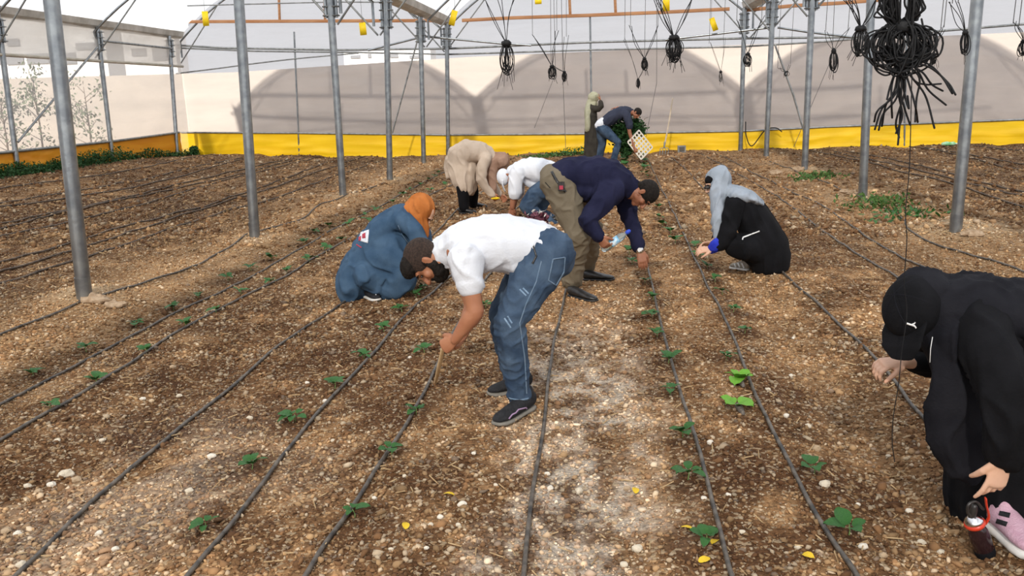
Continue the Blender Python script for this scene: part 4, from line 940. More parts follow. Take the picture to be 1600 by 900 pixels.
# ================================================================ people
M['skin'] = mat('tanned_skin', (.33, .132, .068, 1), .5, (.39, .17, .09, 1), 12, .12, 70, spec=.35, sub=.08)
M['skin_light'] = mat('light_skin', (.62, .36, .24, 1), .5, (.67, .41, .29, 1), 12, .1, 70, spec=.35, sub=.08)
M['skin_dark'] = mat('sunburnt_skin', (.28, .11, .06, 1), .5, (.34, .145, .08, 1), 12, .12, 70, spec=.35, sub=.06)
M['hair'] = mat('black_hair', (.008, .006, .005, 1), .7, (.020, .015, .012, 1), 60, .8, 220, spec=.2)
M['hair_short'] = mat('cropped_hair', (.022, .014, .011, 1), .8, (.06, .036, .026, 1), 90, .8, 260)
M['eye'] = mat('eye_dark', (.02, .015, .012, 1), .2, None, 5, 0, spec=.6)
M['white_cotton'] = cloth('white_cotton', (.66, .68, .73, 1), (.70, .72, .77, 1), .55, 5)
M['denim'] = cloth('blue_denim', (.028, .050, .092, 1), (.075, .115, .175, 1), .5, 7)
M['denim_light'] = mat('worn_denim', (.16, .25, .37, 1), .9, (.24, .34, .46, 1), 40, .4, 120)
M['stitch'] = mat('denim_seam', (.12, .19, .28, 1), .85, (.17, .23, .31, 1), 30, .3, 60)
M['denim_dress'] = cloth('denim_dress_cloth', (.034, .070, .125, 1), (.060, .108, .175, 1), .5, 4)
M['black_knit'] = mat('black_knit', (.012, .012, .014, 1), .8, (.022, .022, .025, 1), 30, .5, 120)
M['black_cloth'] = cloth('black_cloth', (.004, .004, .005, 1), (.008, .008, .010, 1), .5, 4)
M['black_scarf'] = cloth('black_chiffon', (.007, .007, .010, 1), (.014, .014, .018, 1), .6, 6)
M['navy'] = cloth('navy_wool', (.011, .012, .034, 1), (.018, .019, .048, 1), .5, 5)
M['khaki'] = cloth('khaki_twill', (.15, .122, .084, 1), (.19, .158, .112, 1), .55, 5)
M['beige'] = cloth('beige_coat_cloth', (.47, .375, .295, 1), (.53, .43, .345, 1), .5, 4)
M['brown_scarf'] = cloth('brown_scarf_cloth', (.28, .17, .12, 1), (.36, .23, .17, 1), .5, 6)
M['rust'] = cloth('rust_scarf_cloth', (.38, .12, .028, 1), (.48, .165, .045, 1), .6, 7)
M['grey_scarf'] = cloth('grey_blue_scarf_cloth', (.27, .31, .36, 1), (.34, .38, .44, 1), .6, 6)
M['sage'] = cloth('sage_scarf_cloth', (.36, .35, .24, 1), (.46, .45, .33, 1), .6, 5)
M['olive'] = cloth('dark_olive_robe', (.035, .031, .026, 1), (.055, .049, .041, 1), .5, 4)
M['sole_grey'] = mat('grey_sole', (.16, .15, .13, 1), .7, (.22, .20, .17, 1), 20, .2, 60)
M['sole_white'] = mat('white_sole', (.74, .73, .70, 1), .6, (.66, .62, .56, 1), 14, .1, 40)
M['black_leather'] = mat('black_leather', (.012, .012, .013, 1), .35, (.03, .027, .025, 1), 18, .3, 50, spec=.5)
M['mauve'] = mat('mauve_print', (.36, .24, .38, 1), .6, None, 5, 0); M['silver'] = mat('pale_print', (.55, .53, .50, 1), .5, None, 5, 0)
M['purple'] = mat('dark_purple_print', (.07, .03, .10, 1), .6, None, 5, 0)
M['pink'] = mat('pink_mesh', (.56, .33, .42, 1), .8, (.62, .40, .49, 1), 40, .6, 220)
M['white_print'] = mat('white_print', (.80, .80, .80, 1), .6, None, 5, 0)
M['blue_cuff'] = mat('royal_blue_knit', (.015, .03, .42, 1), .8, (.03, .05, .55, 1), 12, .4, 80)
M['chrome'] = mat('chrome', (.7, .7, .72, 1), .2, None, 5, 0, metal=1)
V3 = np.array

# ---------- 1. bending man in white T-shirt and jeans (nearest)
fn = G(800, 662)
pn = Person(G(812, 640), 'man in white T-shirt and blue jeans bending low in the foreground, holding a stick')
hn = P(851, 402, 4.20); hf = P(847, 398, 4.42); wst = P(838, 383, 4.30)
kn_ = P(797, 503, 4.12); kf = P(786, 492, 4.42)
an = P(811, 618, 4.22); af = P(806, 606, 4.56)
he_n = G(833, 640); he_n = he_n*1.0; to_n = G(773, 668); to_n[1] -= .0
chest = P(757, 381, 4.26); shc = P(716, 388, 4.25); nb = P(703, 391, 4.24)
hd = P(666, 408, 4.22); hf_ = nrm(V3([-.20, -.10, -1.])); hu = V3([-1., -.12, .22])
sn = P(728, 408, 4.06); sf = P(715, 392, 4.43)
en = P(743, 487, 4.02); ef = P(738, 478, 4.34)
wn_ = P(712, 529, 4.04); wf = P(722, 527, 4.22)
Hc = P(695, 541, 4.06)
body = ([loft([nb+[.04, 0, 0], nb, seg(nb, hd, .55), seg(nb, hd, .85)], [(.085, .075), (.066, .066), (.060, .064), (.058, .062)], (0, 1, 0)),
         loft([shc+[.02, 0, 0], chest, seg(chest, wst, .6), wst], [(.17, .09), (.165, .11), (.14, .10), (.145, .10)], (0, 1, 0)),
         loft([sn, seg(sn, en, .4), seg(sn, en, .85), en], [.056, .052, .043, .044], (0, 1, 0)),
         loft([en, seg(en, wn_, .25), seg(en, wn_, .7), wn_+nrm(wn_-en)*.01], [.043, .046, .034, (.030, .024)], (0, 1, 0)),
         loft([sf, seg(sf, ef, .4), ef], [.054, .050, .042], (0, 1, 0)), loft([ef, seg(ef, wf, .3), wf], [.041, .043, .027], (0, 1, 0)),
         loft([an+[0, 0, .12], an, an-[0, 0, .03]], [.045, .036, .036], (0, 1, 0)), loft([af+[0, 0, .12], af, af-[0, 0, .03]], [.045, .036, .036], (0, 1, 0))], .009, 5)
headp = (head_prims(hd, hf_, hu, .98) + [loft([seg(nb, hd, .3), hd + nrm(nb-hd)*.03], [.056, .06], (0, 1, 0))], .0045, 3)
hands = (hand_prims(wn_, Hc-wn_, V3([.25, .95, -.15]), .98, (62, 75, 45), -1, 40, .03), .0036, 2)
hand2 = (hand_prims(wf, P(706, 546, 4.14)-wf, V3([-.5, -.85, .0]), .95, (45, 60, 40), 1, 30, .03), .0036, 2)
pn.body([body, headp, hands, hand2], M['skin'])
eyes(pn, hd, hf_, hu, .98)
r, f, u = frame_fu(hf_, hu); fr = V3([r, f, u]); L = lambda a, b, c: hd + (r*a + f*b + u*c)*.98
co, nm, fc = remesh([ell(L(0, -.020, .034), (.077, .097, .088), fr, 24, 16), ell(L(0, -.062, -.015), (.056, .042, .055), fr)], .006, 3); pn.put('hair', co, fc, M['hair_short'])
co, nm, fc = remesh([ell(L(0, .034, .078), (.064, .072, .050), fr, 20, 12)], .006, 2); co = folds(co, nm, .006, 60, (0, 0, 1)); pn.put('hair_top', co, fc, M['hair'], label='darker longer hair on top')
bd = [ell(L(0, .046, -.082), (.054, .054, .044), fr), ell(L(0, .082, -.047), (.030, .016, .007), fr), ell(L(0, .0, -.072), (.062, .050, .040), fr)]
for k in (-1, 1): bd += [loft([L(.067*k, .000, .010), L(.062*k, .002, -.04), L(.044*k, .035, -.075)], [.012, .024, .030], r)]
co, nm, fc = remesh(bd, .005, 2); co = folds(co, nm, .004, 90, (0, 0, 1)); pn.put('beard', co, fc, M['hair'])
# shirt
sleeve = lambda a, b, t, r0, r1: loft([seg(a, b, -.05), seg(a, b, t*.5), seg(a, b, t*.85), seg(a, b, t)], [r0, (r0+r1)/2+.002, r1, r1+.004], (0, 1, 0), 18)
shirt = [loft([P(701, 392, 4.24), P(708, 390, 4.24), P(727, 386, 4.25), P(757, 381, 4.26), P(790, 380, 4.27), P(822, 382, 4.29), P(846, 386, 4.30), P(851, 388, 4.31)], [(.088, .085), (.135, .106), (.180, .124), (.188, .140), (.180, .140), (.176, .124), (.188, .122), (.186, .112)], (0, 1, 0), 26, p=2.2),
         sleeve(sn, en, .44, .083, .068), sleeve(sf, ef, .44, .078, .066), ell(sn+[0, .03, .01], (.09, .08, .085)), ell(sf+[0, -.03, .01], (.09, .08, .085)),
         loft([P(775, 402, 4.24), P(800, 408, 4.25), P(826, 405, 4.27)], [(.12, .055), (.13, .06), (.13, .05)], (0, 1, 0))]
pn.solid('tshirt', shirt, M['white_cotton'], .009, 5, fold=(0.015, 9, (-.6, 0, 1.)))
# jeans
leg = lambda h, k, a, rs: loft([seg(h, k, -.08), seg(h, k, .3), seg(h, k, .72), k, seg(k, a, .2), seg(k, a, .55), seg(k, a, .86), seg(k, a, 1.0)], rs, (0, 1, 0), 20)
rj = [(.105, .128), (.100, .118), (.082, .092), (.072, .078), (.070, .078), (.062, .070), (.052, .058), (.055, .062)]
jeans = [leg(hn, kn_, an, rj), leg(hf, kf, af, rj), ell(P(862, 395, 4.21), (.115, .105, .12)), ell(P(860, 393, 4.40), (.115, .105, .12)),
         loft([P(833, 383, 4.30), P(846, 390, 4.30), P(858, 400, 4.30)], [(.155, .085), (.168, .108), (.165, .13)], (0, 1, 0), 24)]
for a_, k_ in ((an, kn_), (af, kf)):
    for j, t in enumerate((.80, .87, .94, 1.0)): jeans.append(ell(seg(k_, a_, t)+[.004*(-1)**j, 0, 0], (.061, .056, .014)))
for j, t in enumerate((-.04, .05, .13)): jeans.append(ell(seg(kn_, an, t)+[-.006*j, 0, 0], (.080, .073, .015)))
pn.solid('jeans', jeans, M['denim'], .009, 3, fold=(0.011, 11, (.2, .9, .3)), seed=3)
pn.ribbon('belt', 'jeans', [(829, 370), (838, 400), (832, 412)], 3, M['black_leather'], .003)
pn.ribbon('jeans_seam', 'jeans', [(846, 408), (838, 440), (822, 475), (812, 505), (820, 560), (823, 615)], 1.8, M['stitch'], .002, 60)
pn.ribbon('back_pocket', 'jeans', [(864, 405), (883, 402), (881, 425), (869, 446), (857, 438), (861, 420)], 1.6, M['stitch'], .003, 70, closed=True)
for a_, b_ in (((812, 452), (822, 462)), ((817, 450), (826, 459)), ((788, 497), (798, 512)), ((793, 494), (800, 505))): pn.ribbon('worn_patch', 'jeans', [a_, b_], 2.5, M['denim_light'], .001, 10)
pn.ribbon('hem', 'jeans', [(793, 622), (812, 626), (830, 622)], 3, M['stitch'], .002, 20)
sh = shoe(pn, he_n + [-.0, .02, 0], to_n, None, M['black_knit'], M['sole_grey'], .09, .050, ankle=1)
pn.o['near_shoe'] = sh
pn.ribbon('side_print', 'shoe', [(794, 656), (800, 648), (806, 645), (810, 640), (822, 637), (824, 641), (818, 650), (808, 658), (796, 658)], 2.0, M['mauve'], .002, 50, parent=sh, closed=True)
pn.ribbon('side_stripe', 'shoe', [(797, 653), (806, 651), (815, 645)], 3.5, M['purple'], .002, 30, parent=sh)
sf2h = G(826, 618); sf2h[1] = 4.56; sf2h[2] = ground_at(sf2h[0], 4.56)
sh2 = shoe(pn, sf2h, G(762, 619), None, M['black_knit'], M['sole_grey'], .09, .050, ankle=1)
v, f_ = loft([an-[0, 0, .02], an+[0, 0, .03]], [.040, .041], (0, 1, 0), 14); pn.put('sock', v, f_, M['white_cotton'])
# stick
a_, b_ = P(694, 536, 4.07), G(679, 598)
v, f_ = loft([a_, seg(a_, b_, .5)+[.003, 0, 0], b_-[0, 0, .02]], [.010, .012, .009], (0, 1, 0), 10)
add(meshobj('wooden_stick', v, f_, mat('bright_wood', (.60, .40, .20, 1), .7, (.70, .50, .28, 1), 20, .3, 60), origin=b_), 'short pale wooden stick in the hands of the man in white T-shirt and jeans', 'stick')

# ---------- 2. squatting woman in denim dress, rust headscarf
Y = 6.95; g0 = G(590, 462)
pn = Person(g0, 'woman in blue denim dress and rust headscarf squatting behind the bending man')
q = lambda x, y, d=0: P(x, y, Y+d)
hd = q(661, 334, .02); f0 = nrm(V3([.55, -.25, -.75])); u0 = V3([.75, -.05, .62])
headp = (head_prims(hd, f0, u0, .95), .007, 3)
hw = q(668, 416, -.12)
bodyp = ([loft([q(560, 420, .05), q(585, 380, .05), q(615, 348, .05), q(640, 340, .04), q(652, 338, .03)], [(.15, .12), (.14, .11), (.16, .10), (.07, .07), (.055, .055)], (0, 1, 0)),
          loft([q(634, 352, -.14), q(655, 380, -.18), q(667, 412, -.14)], [.05, .042, .028], (0, 1, 0)), loft([q(640, 350, .2), q(668, 380, .2), q(672, 412, .1)], [.05, .042, .028], (0, 1, 0))], .012, 3)
pn.body([bodyp, headp, (hand_prims(q(667, 412, -.14), V3([.2, 0, -1]), V3([1, .3, 0]), .92, thumb=1), .004, 2), (hand_prims(q(672, 412, .1), V3([.1, -.2, -1]), V3([1, -.3, 0]), .92, thumb=-1), .004, 2)], M['skin_light'])
eyes(pn, hd, f0, u0, .95)
dress = [loft([q(642, 332, .02), q(628, 337, .02), q(604, 357, .03), q(580, 390, .05), q(566, 418, .06), q(560, 436, .06), q(558, 447, .06)], [(.10, .075), (.175, .10), (.21, .125), (.235, .150), (.26, .165), (.28, .165), (.28, .155)], (0, 1, 0), 30),
         loft([q(585, 405, -.10), q(612, 402, -.16), q(634, 418, -.16)], [(.12, .14), (.11, .13), (.09, .10)], (0, 1, 0), 20), loft([q(585, 405, .20), q(615, 400, .26), q(640, 415, .24)], [(.12, .14), (.11, .13), (.09, .10)], (0, 1, 0), 20),
         loft([q(634, 416, -.15), q(622, 436, -.13), q(612, 452, -.10)], [(.10, .12), (.11, .14), (.12, .10)], (0, 1, 0), 20), ell(q(612, 385, .03), (.22, .26, .20)), ell(q(592, 425, .0), (.22, .26, .15)), loft([q(575, 430, -.16), q(590, 448, -.14)], [(.14, .12), (.10, .06)], (0, 1, 0), 16),
         loft([q(630, 345, -.12), q(648, 362, -.17), q(656, 384, -.18), q(662, 402, -.16)], [.085, .075, .062, .054], (0, 1, 0), 18), loft([q(634, 345, .18), q(660, 365, .22), q(668, 402, .12)], [.08, .07, .05], (0, 1, 0), 18)]
pn.solid('denim_dress', dress, M['denim_dress'], .012, 5, fold=(0.024, 6.5, (-.35, .1, 1.)), seed=5)
hij = [ell(q(657, 326, .02), (.115, .115, .125)), loft([q(645, 330, 0), q(655, 342, -.02), q(661, 356, -.03), q(665, 368, -.04)], [(.09, .085), (.09, .075), (.06, .045), (.03, .02)], (0, 1, 0), 18)]
pn.solid('headscarf', hij, M['rust'], .009, 4, fold=(0.017, 11, (.35, 0, -1.)), seed=2)
sh = shoe(pn, G(571, 463)+[0, -.03, .0], G(606, 474)+[0, -.04, 0], .27, M['black_knit'], M['sole_white'], .09, .045, ankle=1)
for x in (583, 588, 593): pn.ribbon('lace', 'shoe', [(x, 455), (x+5, 461)], 1.3, M['white_print'], .002, 6, parent=sh)
M['patch_white'] = mat('applique_white', (.62, .66, .74, 1), .8, (.8, .8, .84, 1), 60, .3, 60); M['patch_red'] = mat('applique_red', (.42, .05, .08, 1), .8, None, 5, 0)
pn.patch('flower_applique', 'denim_dress', [(564, 363), (577, 359), (575, 380), (560, 376)], M['patch_white'], .004, 8)
pn.patch('applique_petal', 'denim_dress', [(567, 366), (572, 364), (572, 372), (567, 373)], M['patch_red'], .008, 4); pn.patch('applique_petal', 'denim_dress', [(561, 371), (565, 369), (565, 376), (561, 377)], M['patch_red'], .008, 4)
pn.ribbon('red_stitching', 'denim_dress', [(557, 382), (565, 387)], 1.8, M['patch_red'], .003, 8)
pn.ribbon('sleeve_seam', 'denim_dress', [(622, 352), (628, 366), (638, 380)], 1.2, M['stitch'], .002, 14)

# ---------- 3. woman in long beige coat
Y = 12.0; pn = Person(G(733, 334), 'woman in long beige coat and brown headscarf bending over the far left bed')
q = lambda x, y, d=0: P(x, y, Y+d)
hd = q(784, 252, .0); f0 = nrm(V3([.25, -.25, -.95])); u0 = V3([.95, -.1, .3])
hwA = q(768, 303, -.15); hwB = q(782, 305, .15)
pn.body([([loft([q(722, 250), q(745, 242), q(766, 249)], [(.13, .09), (.14, .09), (.08, .07)], (0, 1, 0)), loft([q(765, 250), hd], [.06, .055], (0, 1, 0)),
           loft([q(757, 254, -.15), q(753, 282, -.2), hwA], [.05, .042, .03], (0, 1, 0)), loft([q(757, 254, .15), q(765, 282, .2), hwB], [.05, .042, .03], (0, 1, 0)),
           loft([q(728, 290, -.1), q(725, 325, -.12)], [.05, .045], (0, 1, 0)), loft([q(736, 290, .2), q(740, 312, .3)], [.03, .03], (0, 1, 0))], .012, 3), (head_prims(hd, f0, u0, .95), .008, 3),
         (hand_prims(hwA, V3([.6, 0, -.8]), V3([0, 1, 0]), .95, thumb=1), .005, 1), (hand_prims(hwB, V3([.6, 0, -.8]), V3([0, -1, 0]), .95, thumb=-1), .005, 1)], M['skin'])
eyes(pn, hd, f0, u0, .95)
coat = [loft([q(769, 247), q(762, 243), q(748, 238), q(730, 237), q(720, 243), q(719, 256), q(721, 270), q(724, 283), q(727, 293)], [(.09, .08), (.15, .12), (.19, .155), (.20, .17), (.205, .185), (.20, .19), (.215, .185), (.22, .15), (.22, .095)], (0, 1, 0), 26),
        loft([q(738, 262, .03), q(736, 280, .03), q(735, 297, .03)], [(.19, .10), (.20, .10), (.20, .07)], (0, 1, 0), 14), loft([q(702, 248, .05), q(700, 262, .05), q(702, 276, .05)], [(.15, .05), (.16, .04), (.16, .03)], (0, 1, 0), 14),
        loft([q(759, 248, -.15), q(753, 266, -.18), q(752, 280, -.2), q(759, 292, -.18), q(769, 305, -.15)], [.085, .075, .062, .05, .042], (0, 1, 0), 16), loft([q(760, 250, .15), q(765, 280, .2), q(779, 303, .15)], [.08, .058, .042], (0, 1, 0), 16)]
pn.solid('coat', coat, M['beige'], .012, 4, fold=(0.020, 6, (-.2, 0, 1)), seed=8)
pn.solid('headscarf', [ell(q(782, 251), (.125, .125, .12)), loft([q(770, 255, -.05), q(768, 275, -.06), q(769, 290, -.06), q(770, 302, -.06)], [(.07, .09), (.06, .075), (.055, .06), (.045, .05)], (0, 1, 0), 16), loft([q(766, 247), q(776, 250)], [.09, .10], (0, 1, 0))], M['brown_scarf'], .012, 3, fold=(0.017, 9, (0, 0, 1)), seed=4)
pn.solid('trousers', [loft([q(722, 282, -.12), q(724, 305, -.12), q(725, 325, -.12)], [.095, .08, .07], (0, 1, 0)), loft([q(736, 282, .22), q(739, 302, .28), q(739, 318, .32)], [.095, .08, .065], (0, 1, 0))], M['black_cloth'], .014, 3, fold=(0.009, 8, (0, 0, 1)))
g = G(724, 334); shoe(pn, g+[-.06, .0, 0], g+[.20, -.02, 0], .25, M['black_leather'], M['black_leather'], .08, .05, ankle=1)
g = G(735, 325); shoe(pn, g, g+[.24, 0, 0], .25, M['black_leather'], M['black_leather'], .08, .05, ankle=1)
c = q(774, 312, -.16); root = empty('yellow_flower', c, label='yellow flower in the hand of the woman in beige coat', cat='flower')
for k in range(7):
    a = k*.9; v, f_ = loft([(0, 0, 0), (.025*math.cos(a), .02*math.sin(a), .02), (.055*math.cos(a), .05*math.sin(a), .02)], [.006, .02, .008], (0, 0, 1), 6); meshobj('petal', v, f_, M['sticky'], root)

# ---------- 4. man with white cap
Y = 11.0; pn = Person(G(848, 352), 'man with white cap, white T-shirt and jeans crouching behind the two nearest men')
q = lambda x, y, d=0: P(x, y, Y+d)
hd = q(792, 277, -.02); f0 = nrm(V3([.12, -.35, -.93])); u0 = V3([-.97, -.05, .2])
pn.body([([loft([q(868, 275), q(835, 272), q(812, 270)], [(.15, .11), (.16, .12), (.09, .09)], (0, 1, 0)), loft([q(812, 268), hd], [.06, .058], (0, 1, 0)),
           loft([q(808, 275, -.18), q(803, 304, -.2), q(800, 325, -.2)], [.052, .045, .032], (0, 1, 0)), loft([q(812, 272, .18), q(806, 304, .2), q(802, 325, .1)], [.052, .045, .032], (0, 1, 0))], .011, 3), (head_prims(hd, f0, u0, .97), .007, 3),
         (hand_prims(q(800, 325, -.2), V3([-.2, 0, -1]), V3([0, 1, 0]), .95, thumb=1), .005, 1), (hand_prims(q(802, 325, .1), V3([-.2, 0, -1]), V3([0, -1, 0]), .95, thumb=-1), .005, 1)], M['skin_dark'])
eyes(pn, hd, f0, u0, .97)
r, f, u = frame_fu(f0, u0); fr = V3([r, f, u]); L = lambda a, b, c: hd + r*a + f*b + u*c
pn.solid('white_cap', [ell(L(0, -.008, .045), (.090, .112, .085), fr, 20, 12), loft([L(0, .06, .065), L(0, .13, .062), L(0, .185, .040)], [(.085, .012), (.082, .008), (.055, .006)], r, 20)], M['white_cotton'], .007, 2)
pn.solid('tshirt', [loft([q(803, 268), q(812, 266), q(828, 265), q(848, 268), q(868, 274), q(878, 280)], [(.10, .085), (.17, .125), (.195, .155), (.19, .16), (.18, .14), (.16, .12)], (0, 1, 0), 22), loft([q(808, 270, -.17), q(805, 288, -.19), q(804, 302, -.2)], [.095, .088, .082], (0, 1, 0)), loft([q(812, 270, .17), q(808, 302, .2)], [.09, .08], (0, 1, 0)), loft([q(822, 280), q(836, 288)], [(.12, .08), (.12, .07)], (0, 1, 0))], M['white_cotton'], .011, 4, fold=(0.017, 7, (-.4, 0, 1)), seed=6)
pn.solid('jeans', [loft([q(866, 285, -.12), q(838, 303, -.16), q(822, 322, -.18)], [(.12, .13), (.10, .115), (.085, .09)], (0, 1, 0)), loft([q(822, 322, -.18), q(845, 340, -.14), q(868, 352, -.1)], [(.085, .09), (.075, .08), (.06, .065)], (0, 1, 0)),
                   loft([q(868, 285, .15), q(850, 310, .22), q(838, 330, .25)], [(.12, .13), (.10, .11), (.085, .09)], (0, 1, 0)), loft([q(838, 330, .25), q(862, 345, .2), q(880, 354, .2)], [(.085, .09), (.075, .08), (.06, .065)], (0, 1, 0)), ell(q(872, 282), (.15, .2, .15))], M['denim'], .012, 3, fold=(0.013, 8, (.3, .8, .3)), seed=7)
for xx, dd in ((872, -.1), (884, .2)):
    g = q(xx, 352, dd); g[2] = ground_at(g[0], g[1]); shoe(pn, g+[.05, 0, 0], g+[-.2, 0, 0], .25, M['black_leather'], M['sole_grey'], .08, .045, ankle=1)
c = q(838, 346, -.75); c[2] = ground_at(c[0], c[1]); root = empty('flower_bundle', c, label='speckled maroon and white bundle beside the knee of the man with white cap', cat='bundle')
leafy('dark_petals', [((0, 0, .08), .10), ((.04, 0, .13), .07)], 260, .04, mat('maroon_petal', (.10, .03, .05, 1), .8, (.22, .08, .11, 1), 20, 0), root)['kind'] = 'stuff'; leafy('pale_petals', [((0, 0, .11), .14), ((.05, 0, .17), .09)], 40, .028, M['silver'], root)

# ---------- 5. man in navy sweater
Y = 6.95; pn = Person(G(915, 455), 'man in navy sweater and khaki trousers bending, wearing a watch and holding a bottle')
q = lambda x, y, d=0: P(x, y, Y+d)
hd = q(1006, 303, -.02); f0 = nrm(V3([.12, -.22, -1.])); u0 = V3([.97, -.08, .16])
sn = q(955, 303, -.20); sf = q(972, 300, .2); en = q(916, 344, -.34); wn_ = q(935, 369, -.36); ef = q(987, 350, .12); wf = q(1000, 392, .0)
Hn = q(944, 381, -.36); Hf = q(1004, 410, -.03)
a_n = G(893, 462); a_n = a_n + [0, .05, .10]; k_n = q(905, 366, -.20); h_n = q(877, 297, -.12)
a_f = G(916, 434) + V3([0, 0, .10]); k_f = q(925, 358, .32); h_f = q(885, 295, .12)
pn.body([([loft([q(880, 290), q(920, 275), q(960, 285), q(978, 295)], [(.15, .11), (.155, .12), (.17, .11), (.08, .08)], (0, 1, 0)), loft([q(978, 297), hd+[-.03, 0, 0]], [.066, .062], (0, 1, 0)),
           loft([sn, seg(sn, en, .5), en], [.050, .042, .036], (0, 1, 0)), loft([en, seg(en, wn_, .4), wn_], [.036, .036, .029], (0, 1, 0)), loft([sf, seg(sf, ef, .5), ef], [.055, .05, .043], (0, 1, 0)), loft([ef, seg(ef, wf, .4), wf], [.044, .042, (.032, .025)], (0, 1, 0)),
           loft([k_n, a_n], [.05, .04], (0, 1, 0)), loft([k_f, a_f], [.05, .04], (0, 1, 0))], .010, 4), (head_prims(hd, f0, u0, .98), .005, 3),
         (hand_prims(wn_, Hn-wn_, V3([.35, .85, .3]), 1.0, (35, 55, 40), 1, 40, .04), .0042, 2), (hand_prims(wf, Hf-wf, V3([-.1, .9, -.2]), 1.0, (18, 22, 15), 1, 25, .04), .0042, 2)], M['skin_dark'])
eyes(pn, hd, f0, u0, .98)
r, f, u = frame_fu(f0, u0); fr = V3([r, f, u]); L = lambda a, b, c: hd + r*a + f*b + u*c
co, nm, fc = remesh([ell(L(0, -.014, .036), (.079, .098, .090), fr, 24, 16), ell(L(0, -.060, -.012), (.054, .042, .05), fr)], .006, 3); co = folds(co, nm, .003, 70, (0, 0, 1)); pn.put('hair', co, fc, M['hair'])
sweater = [loft([q(869, 277), q(885, 272), q(905, 272), q(930, 275), q(955, 280), q(974, 288), q(986, 295)], [(.155, .10), (.18, .125), (.185, .135), (.195, .150), (.20, .150), (.15, .115), (.085, .085)], (0, 1, 0), 26, p=2.2),
           loft([seg(sn, en, -.1), seg(sn, en, .35), seg(sn, en, .75), en, seg(en, wn_, .35), seg(en, wn_, .75), seg(en, wn_, .95)], [.092, .084, .072, .068, .060, .048, .048], (0, 1, 0), 18),
           loft([seg(sf, ef, -.1), seg(sf, ef, .35), ef, seg(ef, wf, .4), seg(ef, wf, .85)], [.090, .080, .062, .054, .044], (0, 1, 0), 18), ell(sn+[-.02, .04, .01], (.12, .09, .11)),
           loft([q(895, 292, -.02), q(925, 298, -.04), q(950, 305, -.05)], [(.14, .09), (.15, .09), (.13, .07)], (0, 1, 0))]
pn.solid('sweater', sweater, M['navy'], .010, 4, fold=(0.019, 8, (.6, .1, 1)), seed=11)
tr = [loft([seg(h_n, k_n, -.1), seg(h_n, k_n, .35), seg(h_n, k_n, .75), k_n, seg(k_n, a_n, .3), seg(k_n, a_n, .7), seg(k_n, a_n, .98)], [(.115, .135), (.11, .13), (.092, .105), (.086, .096), (.082, .092), (.074, .086), (.076, .092)], (0, 1, 0), 20),
      loft([seg(h_f, k_f, -.1), seg(h_f, k_f, .4), k_f, seg(k_f, a_f, .4), seg(k_f, a_f, .98)], [(.115, .13), (.105, .12), (.084, .092), (.078, .085), (.072, .082)], (0, 1, 0), 20),
      ell(q(868, 287, -.08), (.12, .12, .14)), ell(q(872, 286, .12), (.12, .12, .13)), loft([q(866, 278), q(880, 290), q(890, 300)], [(.17, .11), (.18, .13), (.15, .12)], (0, 1, 0))]
pn.solid('trousers', tr, M['khaki'], .010, 4, fold=(0.017, 8, (.25, .9, .3)), seed=12)
pn.ribbon('belt', 'trousers', [(862, 268), (870, 283), (884, 300)], 4, M['black_leather'], .004)
pn.ribbon('pocket_edge', 'trousers', [(852, 285), (860, 294)], 1.6, M['olive'], .003, 8)
c = P(877, 291, Y-.26); v, f_ = bx(c, (.05, .03, .07)); pn.put('belt_pouch', v, f_, M['black_leather'], smooth=False); v, f_ = bx(c+[.0, -.018, -.008], (.03, .012, .03)); pn.put('red_tag', v, f_, M['patch_red'], smooth=False)
wd = nrm(wf-ef); v, f_ = loft([wf-wd*.028, wf-wd*.004], [(.039, .034), (.039, .034)], (0, 1, 0), 16); pn.put('watch_strap', v, f_, M['chrome']); v, f_ = loft([wf-wd*.016+[0, -.032, .0], wf-wd*.016+[0, -.042, .0]], [.018, .017], (1, 0, 0), 14, cap=False); pn.put('watch_face', v, f_, M['white_print'])
g = G(892, 464); g2 = G(930, 472); shoe(pn, g+[-.02, .03, 0], g2, .29, M['black_leather'], M['black_leather'], .078, .047, sole_h=.02)
g = G(915, 438); g2 = G(950, 438); shoe(pn, g+[-.02, 0, 0], g2, .29, M['black_leather'], M['black_leather'], .078, .047, sole_h=.02)
# his bottle
a_, b_ = q(952, 383, -.31), q(976, 366, -.31); d_ = nrm(b_-a_); Lb = .20
a0_ = seg(a_, b_, .05); root = empty('water_bottle', a0_, label='small clear plastic water bottle with blue cap in the navy man\'s hand', cat='bottle')
m, n, l, bb = new_mat('clear_plastic'); bb.inputs['Transmission Weight'].default_value = .85; bb.inputs['Roughness'].default_value = .08; bb.inputs['Base Color'].default_value = (.75, .9, .97, 1); bb.inputs['IOR'].default_value = 1.2
K = lambda t: d_*t*Lb
v, f_ = loft([K(-.25), K(.0), K(.25), K(.5), K(.62), K(.72), K(.8)], [.030, .031, .029, .031, .024, .014, .012], (0, 1, 0), 16); meshobj('bottle_body', v, f_, m, root)
v, f_ = loft([K(.05), K(.40)], [.0318, .0318], (0, 1, 0), 16, cap=False); meshobj('label_band', v, f_, mat('blue_label', (.10, .45, .75, 1), .5, (.75, .85, .9, 1), 40, 0), root)
v, f_ = loft([K(.80), K(.88)], [.016, .016], (0, 1, 0), 14); meshobj('blue_cap', v, f_, mat('blue_cap', (.03, .08, .55, 1), .4, None, 4, 0), root)

